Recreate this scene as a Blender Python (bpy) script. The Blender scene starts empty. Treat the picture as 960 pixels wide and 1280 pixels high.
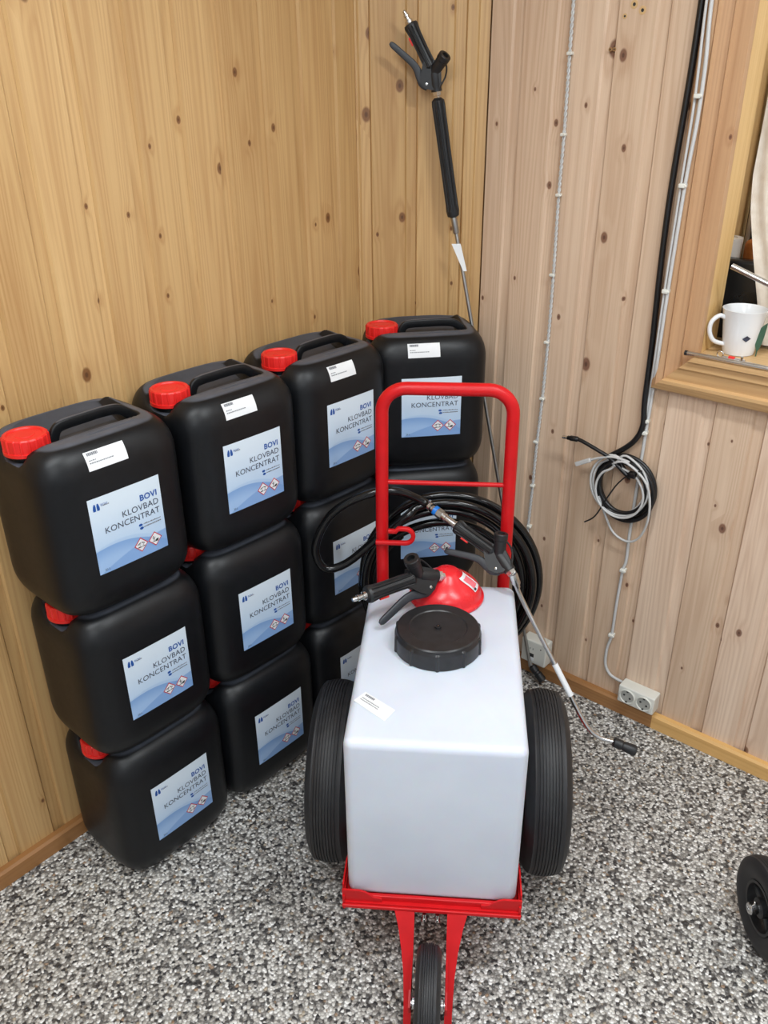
import bpy, math, random
from mathutils import Vector, Matrix, Quaternion
random.seed(7)
SC = bpy.context.scene
COL = SC.collection
PI = math.pi

# ------------------------------------------------------------------ camera
cam_d = bpy.data.cameras.new('camera')
cam = bpy.data.objects.new('camera', cam_d)
COL.objects.link(cam)
RX, RY, RZ = (0.64382, -0.76513, -0.00862), (0.35762, 0.29093, 0.88740), (-0.67647, -0.57440, 0.46093)
cam.matrix_world = Matrix(((RX[0], RY[0], RZ[0], -1.84909), (RX[1], RY[1], RZ[1], -1.50124), (RX[2], RY[2], RZ[2], 1.6), (0, 0, 0, 1)))
cam_d.sensor_width = 36.0
cam_d.lens = 1070.0 / 1280.0 * 36.0
cam_d.clip_start = 0.02
SC.camera = cam

# ------------------------------------------------------------------ world and lamps
w = bpy.data.worlds.new('world')
SC.world = w
w.use_nodes = True
w.node_tree.nodes['Background'].inputs[0].default_value = (0.95, 0.97, 1.0, 1)
w.node_tree.nodes['Background'].inputs[1].default_value = 2.6
SC.view_settings.view_transform = 'Standard'
SC.view_settings.look = 'None'
SC.view_settings.gamma = 1.0
SC.view_settings.use_curve_mapping = False
SC.view_settings.exposure = 0.0
LAMPS = [((-1.80, -0.85, 2.33), 1.2, 0.16, 0.0, 20.5), ((-0.80, -1.75, 2.33), 1.2, 0.16, PI / 2, 22.0), ((-2.65, -2.25, 2.33), 1.2, 0.16, 0.0, 24.0)]  # the third lamp is added behind the viewer to fill the tank front
for loc, sx, sy, rz, pw in LAMPS:
    ld = bpy.data.lights.new('ceiling_lamp_light', 'AREA')
    ld.shape = 'RECTANGLE'; ld.size = sx; ld.size_y = sy; ld.energy = pw; ld.color = (0.90, 0.96, 1.0)
    lo = bpy.data.objects.new('ceiling_lamp_light', ld)
    lo.location = loc; lo.rotation_euler = (0, 0, rz)
    COL.objects.link(lo)

# ------------------------------------------------------------------ material helpers
class NT:
    def __init__(s, name):
        s.m = bpy.data.materials.new(name); s.m.use_nodes = True
        s.t = s.m.node_tree; s.b = s.t.nodes['Principled BSDF']
    def n(s, kind, **kw):
        d = s.t.nodes.new(kind)
        for k, v in kw.items(): setattr(d, k, v)
        return d
    def put(s, sock, v):
        if hasattr(v, 'is_output'): s.t.links.new(v, sock)
        else: sock.default_value = v
    def math(s, op, a, b=0.0, c=None, clamp=False):
        d = s.n('ShaderNodeMath', operation=op, use_clamp=clamp)
        s.put(d.inputs[0], a); s.put(d.inputs[1], b)
        if c is not None: s.put(d.inputs[2], c)
        return d.outputs[0]
    def vmath(s, op, a, b=(0, 0, 0)):
        d = s.n('ShaderNodeVectorMath', operation=op)
        s.put(d.inputs[0], a); s.put(d.inputs[1], b)
        return d.outputs[0]
    def mix(s, fac, a, b, blend='MIX'):
        d = s.n('ShaderNodeMix', data_type='RGBA', blend_type=blend)
        s.put(d.inputs[0], fac); s.put(d.inputs[6], a); s.put(d.inputs[7], b)
        return d.outputs[2]
    def ramp(s, fac, stops, interp='LINEAR'):
        d = s.n('ShaderNodeValToRGB'); d.color_ramp.interpolation = interp
        e = d.color_ramp.elements
        while len(e) < len(stops): e.new(0.5)
        for i, (p, c) in enumerate(stops):
            e[i].position = p; e[i].color = c if len(c) == 4 else (*c, 1)
        s.put(d.inputs[0], fac)
        return d.outputs[0]
    def smooth(s, v, lo, hi):
        d = s.n('ShaderNodeMapRange', interpolation_type='SMOOTHSTEP')
        s.put(d.inputs[0], v); s.put(d.inputs[1], lo); s.put(d.inputs[2], hi)
        return d.outputs[0]
    def noise(s, vec, scale, detail=2.0, rough=0.5):
        d = s.n('ShaderNodeTexNoise')
        s.put(d.inputs['Vector'], vec); d.inputs['Scale'].default_value = scale
        d.inputs['Detail'].default_value = detail; d.inputs['Roughness'].default_value = rough
        return d.outputs[0]
    def bump(s, h, strength, dist):
        d = s.n('ShaderNodeBump'); d.inputs['Strength'].default_value = strength; d.inputs['Distance'].default_value = dist
        s.put(d.inputs['Height'], h)
        s.t.links.new(d.outputs[0], s.b.inputs['Normal'])
    def fin(s, col=None, rough=None, metal=None, **kw):
        if col is not None: s.put(s.b.inputs['Base Color'], col if hasattr(col, 'is_output') else (*col[:3], 1))
        if rough is not None: s.put(s.b.inputs['Roughness'], rough)
        if metal is not None: s.b.inputs['Metallic'].default_value = metal
        for k, v in kw.items(): s.put(s.b.inputs[k.replace('_', ' ')], v)
        return s.m

def srgb(r, g, b):
    f = lambda c: (c / 255 / 12.92) if c / 255 <= 0.04045 else ((c / 255 + 0.055) / 1.055) ** 2.4
    return (f(r), f(g), f(b), 1.0)

def plain(name, col, rough=0.5, metal=0.0, var=0.06, scale=30.0, bump=0.0, **kw):
    t = NT(name)
    tc = t.n('ShaderNodeTexCoord').outputs['Object']
    nz = t.noise(tc, scale, 3.0)
    lo = tuple(c * (1 - var) for c in col[:3]) + (1,); hi = tuple(min(1, c * (1 + var)) for c in col[:3]) + (1,)
    c = t.ramp(nz, [(0.3, lo), (0.7, hi)])
    r = t.math('MULTIPLY_ADD', nz, 0.12, rough - 0.06)
    if bump: t.bump(nz, bump, 0.002)
    return t.fin(c, r, metal, **kw)

def wood(name, light, dark, knotc, grain=(0, 2), knots=True, rough=0.45, tone=0.18, knot_amt=0.5, coat=0.0, ring=1.0):
    """planed softwood: grain = (axis across the board, axis along it) in object space"""
    t = NT(name)
    tc = t.n('ShaderNodeTexCoord').outputs['Object']
    rnd = t.n('ShaderNodeObjectInfo').outputs['Random']
    sep = t.n('ShaderNodeSeparateXYZ'); t.put(sep.inputs[0], tc)
    a = t.math('MULTIPLY_ADD', rnd, 37.0, sep.outputs[grain[0]])
    l = t.math('MULTIPLY_ADD', rnd, 91.0, sep.outputs[grain[1]])
    def comb(sa, sl):
        c = t.n('ShaderNodeCombineXYZ')
        t.put(c.inputs[0], t.math('MULTIPLY', a, sa)); t.put(c.inputs[1], t.math('MULTIPLY', l, sl))
        t.put(c.inputs[2], t.math('MULTIPLY', rnd, 11.0))
        return c.outputs[0]
    vo = t.n('ShaderNodeTexVoronoi', voronoi_dimensions='2D')
    t.put(vo.inputs['Vector'], comb(8.6, 5.6)); vo.inputs['Scale'].default_value = 1.0
    cs = t.n('ShaderNodeSeparateColor'); t.put(cs.inputs[0], vo.outputs['Color'])
    size = t.math('MULTIPLY_ADD', cs.outputs[0], 2.2, 0.6)
    kd = t.math('MULTIPLY', vo.outputs['Distance'], size)
    kn = t.math('SUBTRACT', 1.0, t.smooth(kd, 0.046, 0.074))
    halo = t.math('SUBTRACT', 1.0, t.smooth(kd, 0.03, 0.30))
    gate = t.math('GREATER_THAN', cs.outputs[1], 1 - knot_amt)
    if not knots: gate = 0.0
    kn = t.math('MULTIPLY', kn, gate); halo = t.math('MULTIPLY', halo, gate)
    # annual rings that swing round the knots
    base = t.noise(comb(13.0, 0.38), 1.0, 1.5)
    ph = t.math('MULTIPLY_ADD', base, 46.0 * ring, t.math('MULTIPLY', halo, 1.5))
    ph = t.math('MULTIPLY_ADD', a, 55.0, ph)
    rings = t.math('MULTIPLY_ADD', t.math('SINE', t.math('MULTIPLY', ph, 2.6)), 0.5, 0.5)
    rings = t.math('POWER', rings, 1.6)
    fine = t.noise(comb(330.0, 4.0), 1.0, 3.0, 0.6)
    broad = t.noise(comb(22.0, 0.9), 1.0, 2.5)
    g = t.math('ADD', t.math('MULTIPLY', rings, 0.17), t.math('MULTIPLY', fine, 0.40))
    g = t.math('ADD', g, t.math('MULTIPLY', broad, 0.5))
    g = t.math('MULTIPLY_ADD', halo, 0.10, g)
    c = t.ramp(g, [(0.22, light), (0.95, dark)])
    tonec = t.math('MULTIPLY_ADD', rnd, tone, 1.0 - tone * 0.5)
    cc = t.n('ShaderNodeCombineXYZ')
    t.put(cc.inputs[0], tonec); t.put(cc.inputs[1], t.math('MULTIPLY_ADD', t.math('SUBTRACT', tonec, 1.0), 1.25, 1.0)); t.put(cc.inputs[2], t.math('MULTIPLY_ADD', t.math('SUBTRACT', tonec, 1.0), 1.7, 1.0))
    c = t.mix(1.0, c, cc.outputs[0], 'MULTIPLY')
    c = t.mix(t.math('MULTIPLY', kn, 0.85), c, knotc)
    core = t.math('MULTIPLY', t.math('SUBTRACT', 1.0, t.smooth(kd, 0.012, 0.032)), gate)
    c = t.mix(t.math('MULTIPLY', core, 0.6), c, tuple(k * 0.3 for k in knotc[:3]) + (1,))
    t.bump(t.math('SUBTRACT', fine, t.math('MULTIPLY', kn, 0.6)), 0.12, 0.002)
    return t.fin(c, t.math('MULTIPLY_ADD', fine, 0.15, rough - 0.07), 0.0, Coat_Weight=coat, Coat_Roughness=0.3)

MAT = {}
YL, YD, YK = srgb(212, 176, 122), srgb(166, 120, 70), srgb(112, 66, 30)
PL, PD, PK = srgb(232, 208, 184), srgb(188, 152, 124), srgb(112, 70, 52)
MAT['wood_yellow'] = wood('varnished_yellow_pine', YL, YD, YK, (0, 2), knot_amt=0.6, coat=0.12)
MAT['wood_pale'] = wood('pale_aged_pine', PL, PD, PK, (0, 2), knot_amt=0.75, rough=0.5)
MAT['base_dark'] = wood('brown_skirting_wood', srgb(170, 122, 74), srgb(132, 88, 48), YK, (2, 0), knots=False)
MAT['base_light'] = wood('honey_skirting_wood', srgb(222, 178, 112), srgb(184, 132, 68), YK, (2, 0), knots=False)
MAT['casing_v'] = wood('window_casing_wood', srgb(204, 164, 124), srgb(166, 122, 86), PK, (1, 2), knot_amt=0.2)
MAT['casing_h'] = wood('window_casing_wood_level', srgb(214, 176, 126), srgb(176, 132, 86), PK, (2, 1), knots=False)
MAT['jamb'] = wood('honey_jamb_wood', srgb(238, 204, 146), srgb(206, 162, 98), PK, (0, 2), knots=False)
MAT['sillw'] = wood('sill_wood', srgb(222, 190, 142), srgb(190, 150, 100), PK, (0, 1), knots=False)
def mat_can():
    t = NT('black_jerrycan_plastic')
    tc = t.n('ShaderNodeTexCoord').outputs['Object']
    nz = t.noise(tc, 60.0, 3.0); mottle = t.noise(tc, 22.0, 4.0, 0.65)
    c = t.ramp(nz, [(0.3, (0.0038, 0.0044, 0.0056)), (0.7, (0.0055, 0.0062, 0.0078))])
    ns = t.n('ShaderNodeSeparateXYZ'); t.put(ns.inputs[0], t.n('ShaderNodeNewGeometry').outputs['Normal'])
    up_grey = t.math('MULTIPLY', t.smooth(ns.outputs[2], 0.88, 0.965), t.math('MULTIPLY_ADD', mottle, 0.7, 0.35))     # mottled grey mixed in on upward-facing surfaces
    c = t.mix(up_grey, c, srgb(92, 97, 108))
    t.bump(nz, 0.05, 0.002)
    return t.fin(c, t.math('MULTIPLY_ADD', nz, 0.1, 0.36), 0.0, Specular_IOR_Level=0.34)
MAT['black_plastic'] = mat_can()
MAT['red_plastic'] = plain('red_cap_plastic', srgb(226, 38, 34), 0.4, var=0.05)
MAT['red_bell'] = plain('red_bell_plastic', srgb(226, 38, 46), 0.28, var=0.04)
MAT['red_paint'] = plain('red_painted_steel', srgb(200, 18, 24), 0.38, var=0.06, Specular_IOR_Level=0.35)
MAT['black_gun'] = plain('black_gun_plastic', (0.012, 0.0125, 0.014), 0.45, var=0.2)
MAT['grey_gun'] = plain('charcoal_trigger_plastic', (0.028, 0.031, 0.038), 0.45, var=0.15)
MAT['black_lid'] = plain('black_lid_plastic', (0.016, 0.016, 0.018), 0.34, var=0.25, scale=80, bump=0.05)
MAT['rubber'] = plain('black_tyre_rubber', (0.017, 0.017, 0.019), 0.55, var=0.25, scale=40, bump=0.1)
MAT['hose'] = plain('glossy_black_hose', (0.006, 0.006, 0.0065), 0.16, var=0.1)
MAT['steel'] = plain('polished_steel', (0.62, 0.62, 0.62), 0.22, 1.0)
MAT['steel_dull'] = plain('brushed_steel', (0.42, 0.42, 0.41), 0.38, 1.0)
MAT['brass'] = plain('pale_brass', (0.7, 0.58, 0.36), 0.3, 1.0)
MAT['blue_ring'] = plain('blue_ring_plastic', srgb(20, 120, 215), 0.35)
MAT['white_plastic'] = plain('white_socket_plastic', srgb(222, 222, 214), 0.35, var=0.02)
MAT['white_cable'] = plain('white_cable_sheath', srgb(198, 198, 197), 0.4, var=0.03)
MAT['grey_dark'] = plain('dark_slot_plastic', (0.03, 0.03, 0.03), 0.5)
MAT['grey_mid'] = plain('grey_socket_well', srgb(168, 168, 162), 0.45, var=0.05)
MAT['black_cable'] = plain('black_cable_sheath', (0.008, 0.008, 0.009), 0.35)
MAT['paper'] = plain('white_sticker_paper', srgb(228, 230, 232), 0.6, var=0.02)
MAT['paper_blue'] = plain('cool_white_sticker_paper', srgb(226, 232, 240), 0.6, var=0.02)
MAT['ink'] = plain('black_print', (0.02, 0.02, 0.025), 0.6)
MAT['ink_grey'] = plain('grey_print', srgb(120, 122, 128), 0.6)
MAT['ink_navy'] = plain('navy_print', srgb(52, 58, 78), 0.5)
MAT['ink_blue'] = plain('blue_print', srgb(24, 80, 160), 0.5)
MAT['ink_red'] = plain('red_print', srgb(196, 40, 60), 0.5)
MAT['ink_pink'] = plain('pink_print', srgb(240, 120, 130), 0.5)
MAT['ceramic'] = plain('white_glazed_ceramic', srgb(226, 228, 230), 0.15, var=0.01)
MAT['leaf_print'] = plain('green_leaf_print', srgb(58, 92, 72), 0.4)
MAT['orange_wood'] = wood('orange_box_wood', srgb(206, 128, 56), srgb(170, 92, 34), PK, (2, 1), knots=False)
MAT['white_paint'] = plain('white_ceiling_paint', srgb(226, 226, 220), 0.7, var=0.02)
MAT['wall_plain'] = plain('pale_painted_wall', srgb(200, 204, 210), 0.6, var=0.04)
MAT['backing'] = plain('dark_gap_wood', srgb(150, 112, 70), 0.7)
MAT['roll_paper'] = plain('white_roll_paper', srgb(222, 216, 206), 0.7, var=0.05)
MAT['black_bag'] = plain('black_bag_film', (0.012, 0.012, 0.012), 0.28, var=0.3, scale=14, bump=0.9)
MAT['rods'] = plain('grey_tube_plastic', srgb(198, 196, 190), 0.4)

def mat_tank():
    t = NT('milky_white_polyethylene')
    tc = t.n('ShaderNodeTexCoord').outputs['Object']
    nz = t.noise(tc, 9.0, 2.0)
    c = t.ramp(nz, [(0.3, srgb(206, 213, 226)), (0.7, srgb(212, 219, 231))])
    return t.fin(c, 0.33, 0.0, Subsurface_Weight=0.25, Subsurface_Scale=0.02)
MAT['tank'] = mat_tank()

def mat_floor():
    t = NT('speckled_stone_carpet')
    tc = t.n('ShaderNodeTexCoord').outputs['Object']
    warp = t.n('ShaderNodeTexNoise'); t.put(warp.inputs['Vector'], tc); warp.inputs['Scale'].default_value = 160.0
    v = t.vmath('ADD', tc, t.vmath('MULTIPLY', warp.outputs['Color'], (0.003, 0.003, 0.003)))
    vo = t.n('ShaderNodeTexVoronoi', voronoi_dimensions='3D'); t.put(vo.inputs['Vector'], v); vo.inputs['Scale'].default_value = 158.0
    sep = t.n('ShaderNodeSeparateColor'); t.put(sep.inputs[0], vo.outputs['Color'])
    c = t.ramp(sep.outputs[0], [(0.0, srgb(62, 61, 62)), (0.12, srgb(104, 102, 100)), (0.25, srgb(154, 151, 146)), (0.42, srgb(198, 195, 189)), (0.64, srgb(222, 220, 215)), (0.82, srgb(244, 243, 240)), (0.95, srgb(180, 168, 150)), (0.985, srgb(156, 132, 110))], 'CONSTANT')
    edge = t.smooth(vo.outputs['Distance'], 0.40, 0.70)
    c = t.mix(t.math('MULTIPLY', edge, 0.62), c, srgb(64, 61, 58))
    h = t.math('SUBTRACT', 1.0, t.smooth(vo.outputs['Distance'], 0.0, 0.62))
    t.bump(h, 0.7, 0.003)
    return t.fin(c, 0.38, 0.0)
MAT['floor'] = mat_floor()

def mat_label():
    t = NT('blue_white_label_print')
    tc = t.n('ShaderNodeTexCoord').outputs['Object']
    s = t.n('ShaderNodeSeparateXYZ'); t.put(s.inputs[0], tc)
    x, z = s.outputs[0], s.outputs[2]
    grad = t.smooth(z, -0.06, 0.075)
    c = t.mix(grad, srgb(178, 203, 230), srgb(214, 227, 238))
    q = t.math('ADD', x, 0.028)
    hill = t.math('MULTIPLY_ADD', t.math('MULTIPLY', q, q), -3.4, -0.017)       # broad pale hill
    c = t.mix(t.math('MULTIPLY', t.smooth(t.math('SUBTRACT', hill, z), 0.0, 0.004), 0.55), c, srgb(160, 190, 224))
    q2 = t.math('ADD', x, 0.036)
    hill2 = t.math('MULTIPLY_ADD', t.math('MULTIPLY', q2, q2), -3.0, -0.024)
    d2 = t.math('SUBTRACT', hill2, z)
    c = t.mix(t.math('MULTIPLY', t.smooth(d2, 0.0, 0.0015), 0.8), c, t.mix(t.smooth(d2, 0.0, 0.03), srgb(112, 152, 206), srgb(152, 184, 224)))
    q3 = t.math('SUBTRACT', x, 0.09)
    hill3 = t.math('MULTIPLY_ADD', t.math('MULTIPLY', q3, q3), -1.5, -0.035)
    c = t.mix(t.math('MULTIPLY', t.smooth(t.math('SUBTRACT', hill3, z), 0.0, 0.003), 0.75), c, srgb(118, 156, 208))
    return t.fin(c, 0.42, 0.0)
MAT['label'] = mat_label()

def mat_curtain():
    t = NT('cream_woven_curtain')
    tc = t.n('ShaderNodeTexCoord').outputs['Object']
    s = t.n('ShaderNodeSeparateXYZ'); t.put(s.inputs[0], tc)
    wv = t.math('MULTIPLY', t.math('SINE', t.math('MULTIPLY', s.outputs[1], 1600.0)), t.math('SINE', t.math('MULTIPLY', s.outputs[2], 1600.0)))
    nz = t.noise(tc, 25.0, 4.0)
    c = t.ramp(nz, [(0.3, srgb(214, 200, 182)), (0.7, srgb(236, 228, 216))])
    t.bump(t.math('ADD', wv, nz), 0.3, 0.002)
    return t.fin(c, 0.85, 0.0, Sheen_Weight=0.2)
MAT['curtain'] = mat_curtain()

def mat_glass():
    t = NT('clear_window_glass')
    return t.fin((1, 1, 1), 0.02, 0.0, Transmission_Weight=1.0, IOR=1.05)
MAT['glass'] = mat_glass()

def mat_emit():
    t = NT('lamp_diffuser'); t.fin((0.9, 0.9, 0.88), 0.5)
    nz = t.noise(t.n('ShaderNodeTexCoord').outputs['Object'], 5.0)
    t.put(t.b.inputs['Emission Color'], t.ramp(nz, [(0, (1, 0.98, 0.95)), (1, (1, 0.99, 0.97))]))
    t.b.inputs['Emission Strength'].default_value = 4.0
    return t.m
MAT['emit'] = mat_emit()

# ------------------------------------------------------------------ mesh helpers
def frame_from(d, up=None):
    d = Vector(d).normalized()
    up = Vector(up) if up else (Vector((0, 0, 1)) if abs(d.z) < 0.9 else Vector((1, 0, 0)))
    x = up.cross(d)
    if x.length < 1e-6: x = Vector((1, 0, 0)).cross(d)
    x.normalize(); y = d.cross(x).normalized()
    return x, y, d

def catmull(pts, n=8, closed=False):
    P = [Vector(p) for p in pts]; out = []
    N = len(P); rng = N if closed else N - 1
    for i in range(rng):
        g = (lambda k: P[k % N]) if closed else (lambda k: P[max(0, min(N - 1, k))])
        p0, p1, p2, p3 = g(i - 1), g(i), g(i + 1), g(i + 2)
        for k in range(n):
            t = k / n
            out.append(0.5 * ((2 * p1) + (p2 - p0) * t + (2 * p0 - 5 * p1 + 4 * p2 - p3) * t * t + (3 * p1 - p0 - 3 * p2 + p3) * t ** 3))
    if not closed: out.append(P[-1])
    return out

class MB:
    def __init__(s): s.v = []; s.f = []; s.mi = []; s.cur = 0
    def face(s, idx): s.f.append(tuple(idx)); s.mi.append(s.cur)
    def box(s, c, size, M=None, bev=0.0):
        hx, hy, hz = size[0] / 2, size[1] / 2, size[2] / 2; c = Vector(c)
        b0 = len(s.v)
        if bev <= 0:
            for dz in (-1, 1):
                for dx, dy in ((-1, -1), (1, -1), (1, 1), (-1, 1)):
                    p = Vector((dx * hx, dy * hy, dz * hz)); s.v.append(c + (M @ p if M else p))
            for q in ((3, 2, 1, 0), (4, 5, 6, 7), (0, 1, 5, 4), (1, 2, 6, 5), (2, 3, 7, 6), (3, 0, 4, 7)): s.face([b0 + i for i in q])
        else:
            bev = min(bev, hx * .95, hy * .95, hz * .95)
            S = 6                       # quarter arc segments
            ring = []
            def loop(ins, z):
                i0 = len(s.v)
                r = max(bev - ins, 1e-4)
                for q, (sx, sy) in enumerate(((1, 1), (-1, 1), (-1, -1), (1, -1))):
                    for k in range(S + 1):
                        a = q * PI / 2 + k / S * PI / 2
                        p = Vector((sx * (hx - bev) + r * math.cos(a), sy * (hy - bev) + r * math.sin(a), z))
                        s.v.append(c + (M @ p if M else p))
                return list(range(i0, len(s.v)))
            loops = []
            for k in range(S + 1):
                a = k / S * PI / 2; loops.append(loop(bev * (1 - math.sin(a)), -hz + bev * (1 - math.cos(a))))
            for k in range(S + 1):
                a = PI / 2 - k / S * PI / 2; loops.append(loop(bev * (1 - math.sin(a)), hz - bev * (1 - math.cos(a))))
            n = len(loops[0])
            for A, B in zip(loops, loops[1:]):
                for i in range(n): s.face((A[i], A[(i + 1) % n], B[(i + 1) % n], B[i]))
            s.face(loops[0][::-1]); s.face(loops[-1])
        return s
    def tube(s, path, r, seg=12, closed=False, caps=True, flat=None, up=None):
        P = [Vector(p) for p in path]; n = len(P)
        rr = r if isinstance(r, (list, tuple)) else [r] * n
        T = []
        for i in range(n):
            a = P[(i - 1) % n] if closed else P[max(0, i - 1)]; b = P[(i + 1) % n] if closed else P[min(n - 1, i + 1)]
            T.append((b - a).normalized())
        x, y, _ = frame_from(T[0], up)
        b0 = len(s.v)
        for i in range(n):
            if i:
                q = T[i - 1].rotation_difference(T[i]); x = q @ x; y = q @ y
            fx, fy = flat if flat else (1, 1)
            for k in range(seg):
                a = 2 * PI * k / seg
                ca, sa = math.cos(a), math.sin(a)
                if flat and len(flat) == 2:
                    e = 0.5
                    ca = math.copysign(abs(ca) ** e, ca); sa = math.copysign(abs(sa) ** e, sa)
                s.v.append(P[i] + x * (ca * rr[i] * fx) + y * (sa * rr[i] * fy))
        m = n if closed else n - 1
        for i in range(m):
            j = (i + 1) % n
            for k in range(seg):
                k2 = (k + 1) % seg
                s.face((b0 + i * seg + k, b0 + i * seg + k2, b0 + j * seg + k2, b0 + j * seg + k))
        if caps and not closed:
            s.face([b0 + k for k in range(seg)][::-1]); s.face([b0 + (n - 1) * seg + k for k in range(seg)])
        return s
    def lathe(s, prof, seg=32, o=(0, 0, 0), d=(0, 0, 1), rib=None, caps=True, up=None):
        """prof: list of (radius, height along d); rib(angle, i) -> radius add"""
        x, y, d = frame_from(d, up); o = Vector(o); b0 = len(s.v); n = len(prof)
        for i, (r, h) in enumerate(prof):
            for k in range(seg):
                a = 2 * PI * k / seg
                q = r + (rib(a, i) if rib else 0)
                s.v.append(o + d * h + x * (q * math.cos(a)) + y * (q * math.sin(a)))
        for i in range(n - 1):
            for k in range(seg):
                k2 = (k + 1) % seg
                s.face((b0 + i * seg + k, b0 + i * seg + k2, b0 + (i + 1) * seg + k2, b0 + (i + 1) * seg + k))
        if caps:
            if prof[0][0] > 1e-5: s.face([b0 + k for k in range(seg)][::-1])
            if prof[-1][0] > 1e-5: s.face([b0 + (n - 1) * seg + k for k in range(seg)])
        return s
    def poly(s, pts, thick, n):
        """flat polygon extruded by thick along n"""
        n = Vector(n); b0 = len(s.v); m = len(pts)
        for p in pts: s.v.append(Vector(p))
        for p in pts: s.v.append(Vector(p) + n * thick)
        s.face(list(range(b0, b0 + m))[::-1]); s.face(range(b0 + m, b0 + 2 * m))
        for i in range(m): j = (i + 1) % m; s.face((b0 + i, b0 + j, b0 + m + j, b0 + m + i))
        return s
    def add_mesh(s, me, M):
        b0 = len(s.v)
        for v in me.vertices: s.v.append(M @ v.co)
        for p in me.polygons: s.face([b0 + i for i in p.vertices])
        return s
    def mesh(s, name, mats, ang=40, flip=True):
        me = bpy.data.meshes.new(name)
        me.from_pydata([tuple(v) for v in s.v], [], s.f)
        for m in (mats if isinstance(mats, (list, tuple)) else [mats]): me.materials.append(MAT[m])
        me.polygons.foreach_set('material_index', s.mi)
        if flip:
            import bmesh
            bm = bmesh.new(); bm.from_mesh(me); bmesh.ops.recalc_face_normals(bm, faces=bm.faces); bm.to_mesh(me); bm.free()
        if ang:
            me.polygons.foreach_set('use_smooth', [True] * len(me.polygons))
            me.set_sharp_from_angle(angle=math.radians(ang))
        me.update()
        return me
    def build(s, name, mats, parent=None, ang=40, loc=None):
        return link(name, s.mesh(name, mats, ang), parent, loc)

def link(name, me, parent=None, loc=None, rz=0.0):
    o = bpy.data.objects.new(name, me); COL.objects.link(o)
    if parent: o.parent = parent
    if loc is not None: o.location = loc
    if rz: o.rotation_euler = (0, 0, rz)
    return o

def thing(name, label, cat, loc=(0, 0, 0), rz=0.0, group=None):
    o = bpy.data.objects.new(name, None); COL.objects.link(o)
    o.empty_display_size = 0.05
    o.location = loc; o.rotation_euler = (0, 0, rz)
    return tag(o, label, cat, group)

def tag(o, label, cat, group=None):
    o['label'] = label; o['category'] = cat
    if group: o['group'] = group
    return o

def struct(o):
    o['kind'] = 'structure'
    return o

def text_mesh(txt, size, bold=0.0, align='LEFT', space=1.0):
    cu = bpy.data.curves.new('lettering', 'FONT')
    cu.body = txt; cu.size = size; cu.align_x = align; cu.offset = bold; cu.space_character = space
    cu.resolution_u = 3; cu.extrude = 0.0
    o = bpy.data.objects.new('lettering', cu); COL.objects.link(o)
    dg = bpy.context.evaluated_depsgraph_get()
    me = bpy.data.meshes.new_from_object(o.evaluated_get(dg))
    bpy.data.objects.remove(o)
    return me

# ------------------------------------------------------------------ the setting
PITCH = 0.1115
def board_mesh(name, height, matn, cut=None, width=PITCH):
    """profiled panel board: proud face, chamfers, recessed tongue strip. local x across, y into wall, z up"""
    pr = [(0.0, 0.0062), (0.0035, 0.0), (width - 0.0275, 0.0), (width - 0.0235, 0.0058), (width - 0.0004, 0.0064), (width - 0.0004, 0.014), (0.0, 0.014)]
    m = MB(); n = len(pr)
    for z in (0, height):
        for x, y in pr: m.v.append(Vector((x, y, z)))
    for i in range(n): j = (i + 1) % n; m.face((i, j, n + j, n + i))
    m.face(range(n)); m.face(range(2 * n - 1, n - 1, -1))
    return m.mesh(name, matn, ang=0)

CEIL = 2.40
floor = struct(MB().box((-1.55, -1.5, -0.05), (3.7, 3.5, 0.1)).build('floor', 'floor', ang=0))
ceiling = struct(MB().box((-1.655, -1.5, CEIL + 0.05), (3.49, 3.5, 0.1)).build('ceiling', 'white_paint', ang=0))

# left wall, plane y = 0
wall_left = struct(MB().box((-1.55, 0.055, CEIL / 2), (3.30, 0.08, CEIL)).build('wall_left', 'backing', ang=0))
bm_l = board_mesh('board', CEIL - 0.002, 'wood_yellow')
x = -3.136
while x < -0.19 - 0.02:
    link('board', bm_l, wall_left, (x, 0, 0)); x += PITCH
# corner facet from (-0.185, 0) to (0, -0.265)
FA, FB = Vector((-0.175, 0.0, 0)), Vector((0.0, -0.260, 0))
FD = (FB - FA).normalized(); FANG = math.atan2(FD.y, FD.x); FL = (FB - FA).length
FN = Vector((FD.y, -FD.x, 0))                                     # towards the room
if FN.dot(Vector((-1, -1, 0))) < 0: FN = -FN
wc = MB().poly([FA - FN * 0.0145, FB - FN * 0.0145, FB - FN * 0.05, FA - FN * 0.05], CEIL, (0, 0, 1)).build('wall_corner', 'backing', ang=0)
struct(wc)
s0 = 0.036 - 0.0
bmA = board_mesh('board', CEIL - 0.002, 'wood_yellow', width=s0)
bmC = board_mesh('board', CEIL - 0.002, 'wood_yellow', width=FL - s0 - 2 * PITCH)
for st, me in ((0.0, bmA), (s0, bm_l), (s0 + PITCH, bm_l), (s0 + 2 * PITCH, bmC)):
    p = FA + FD * st
    o = link('board', me, wc, p, FANG)

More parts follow.
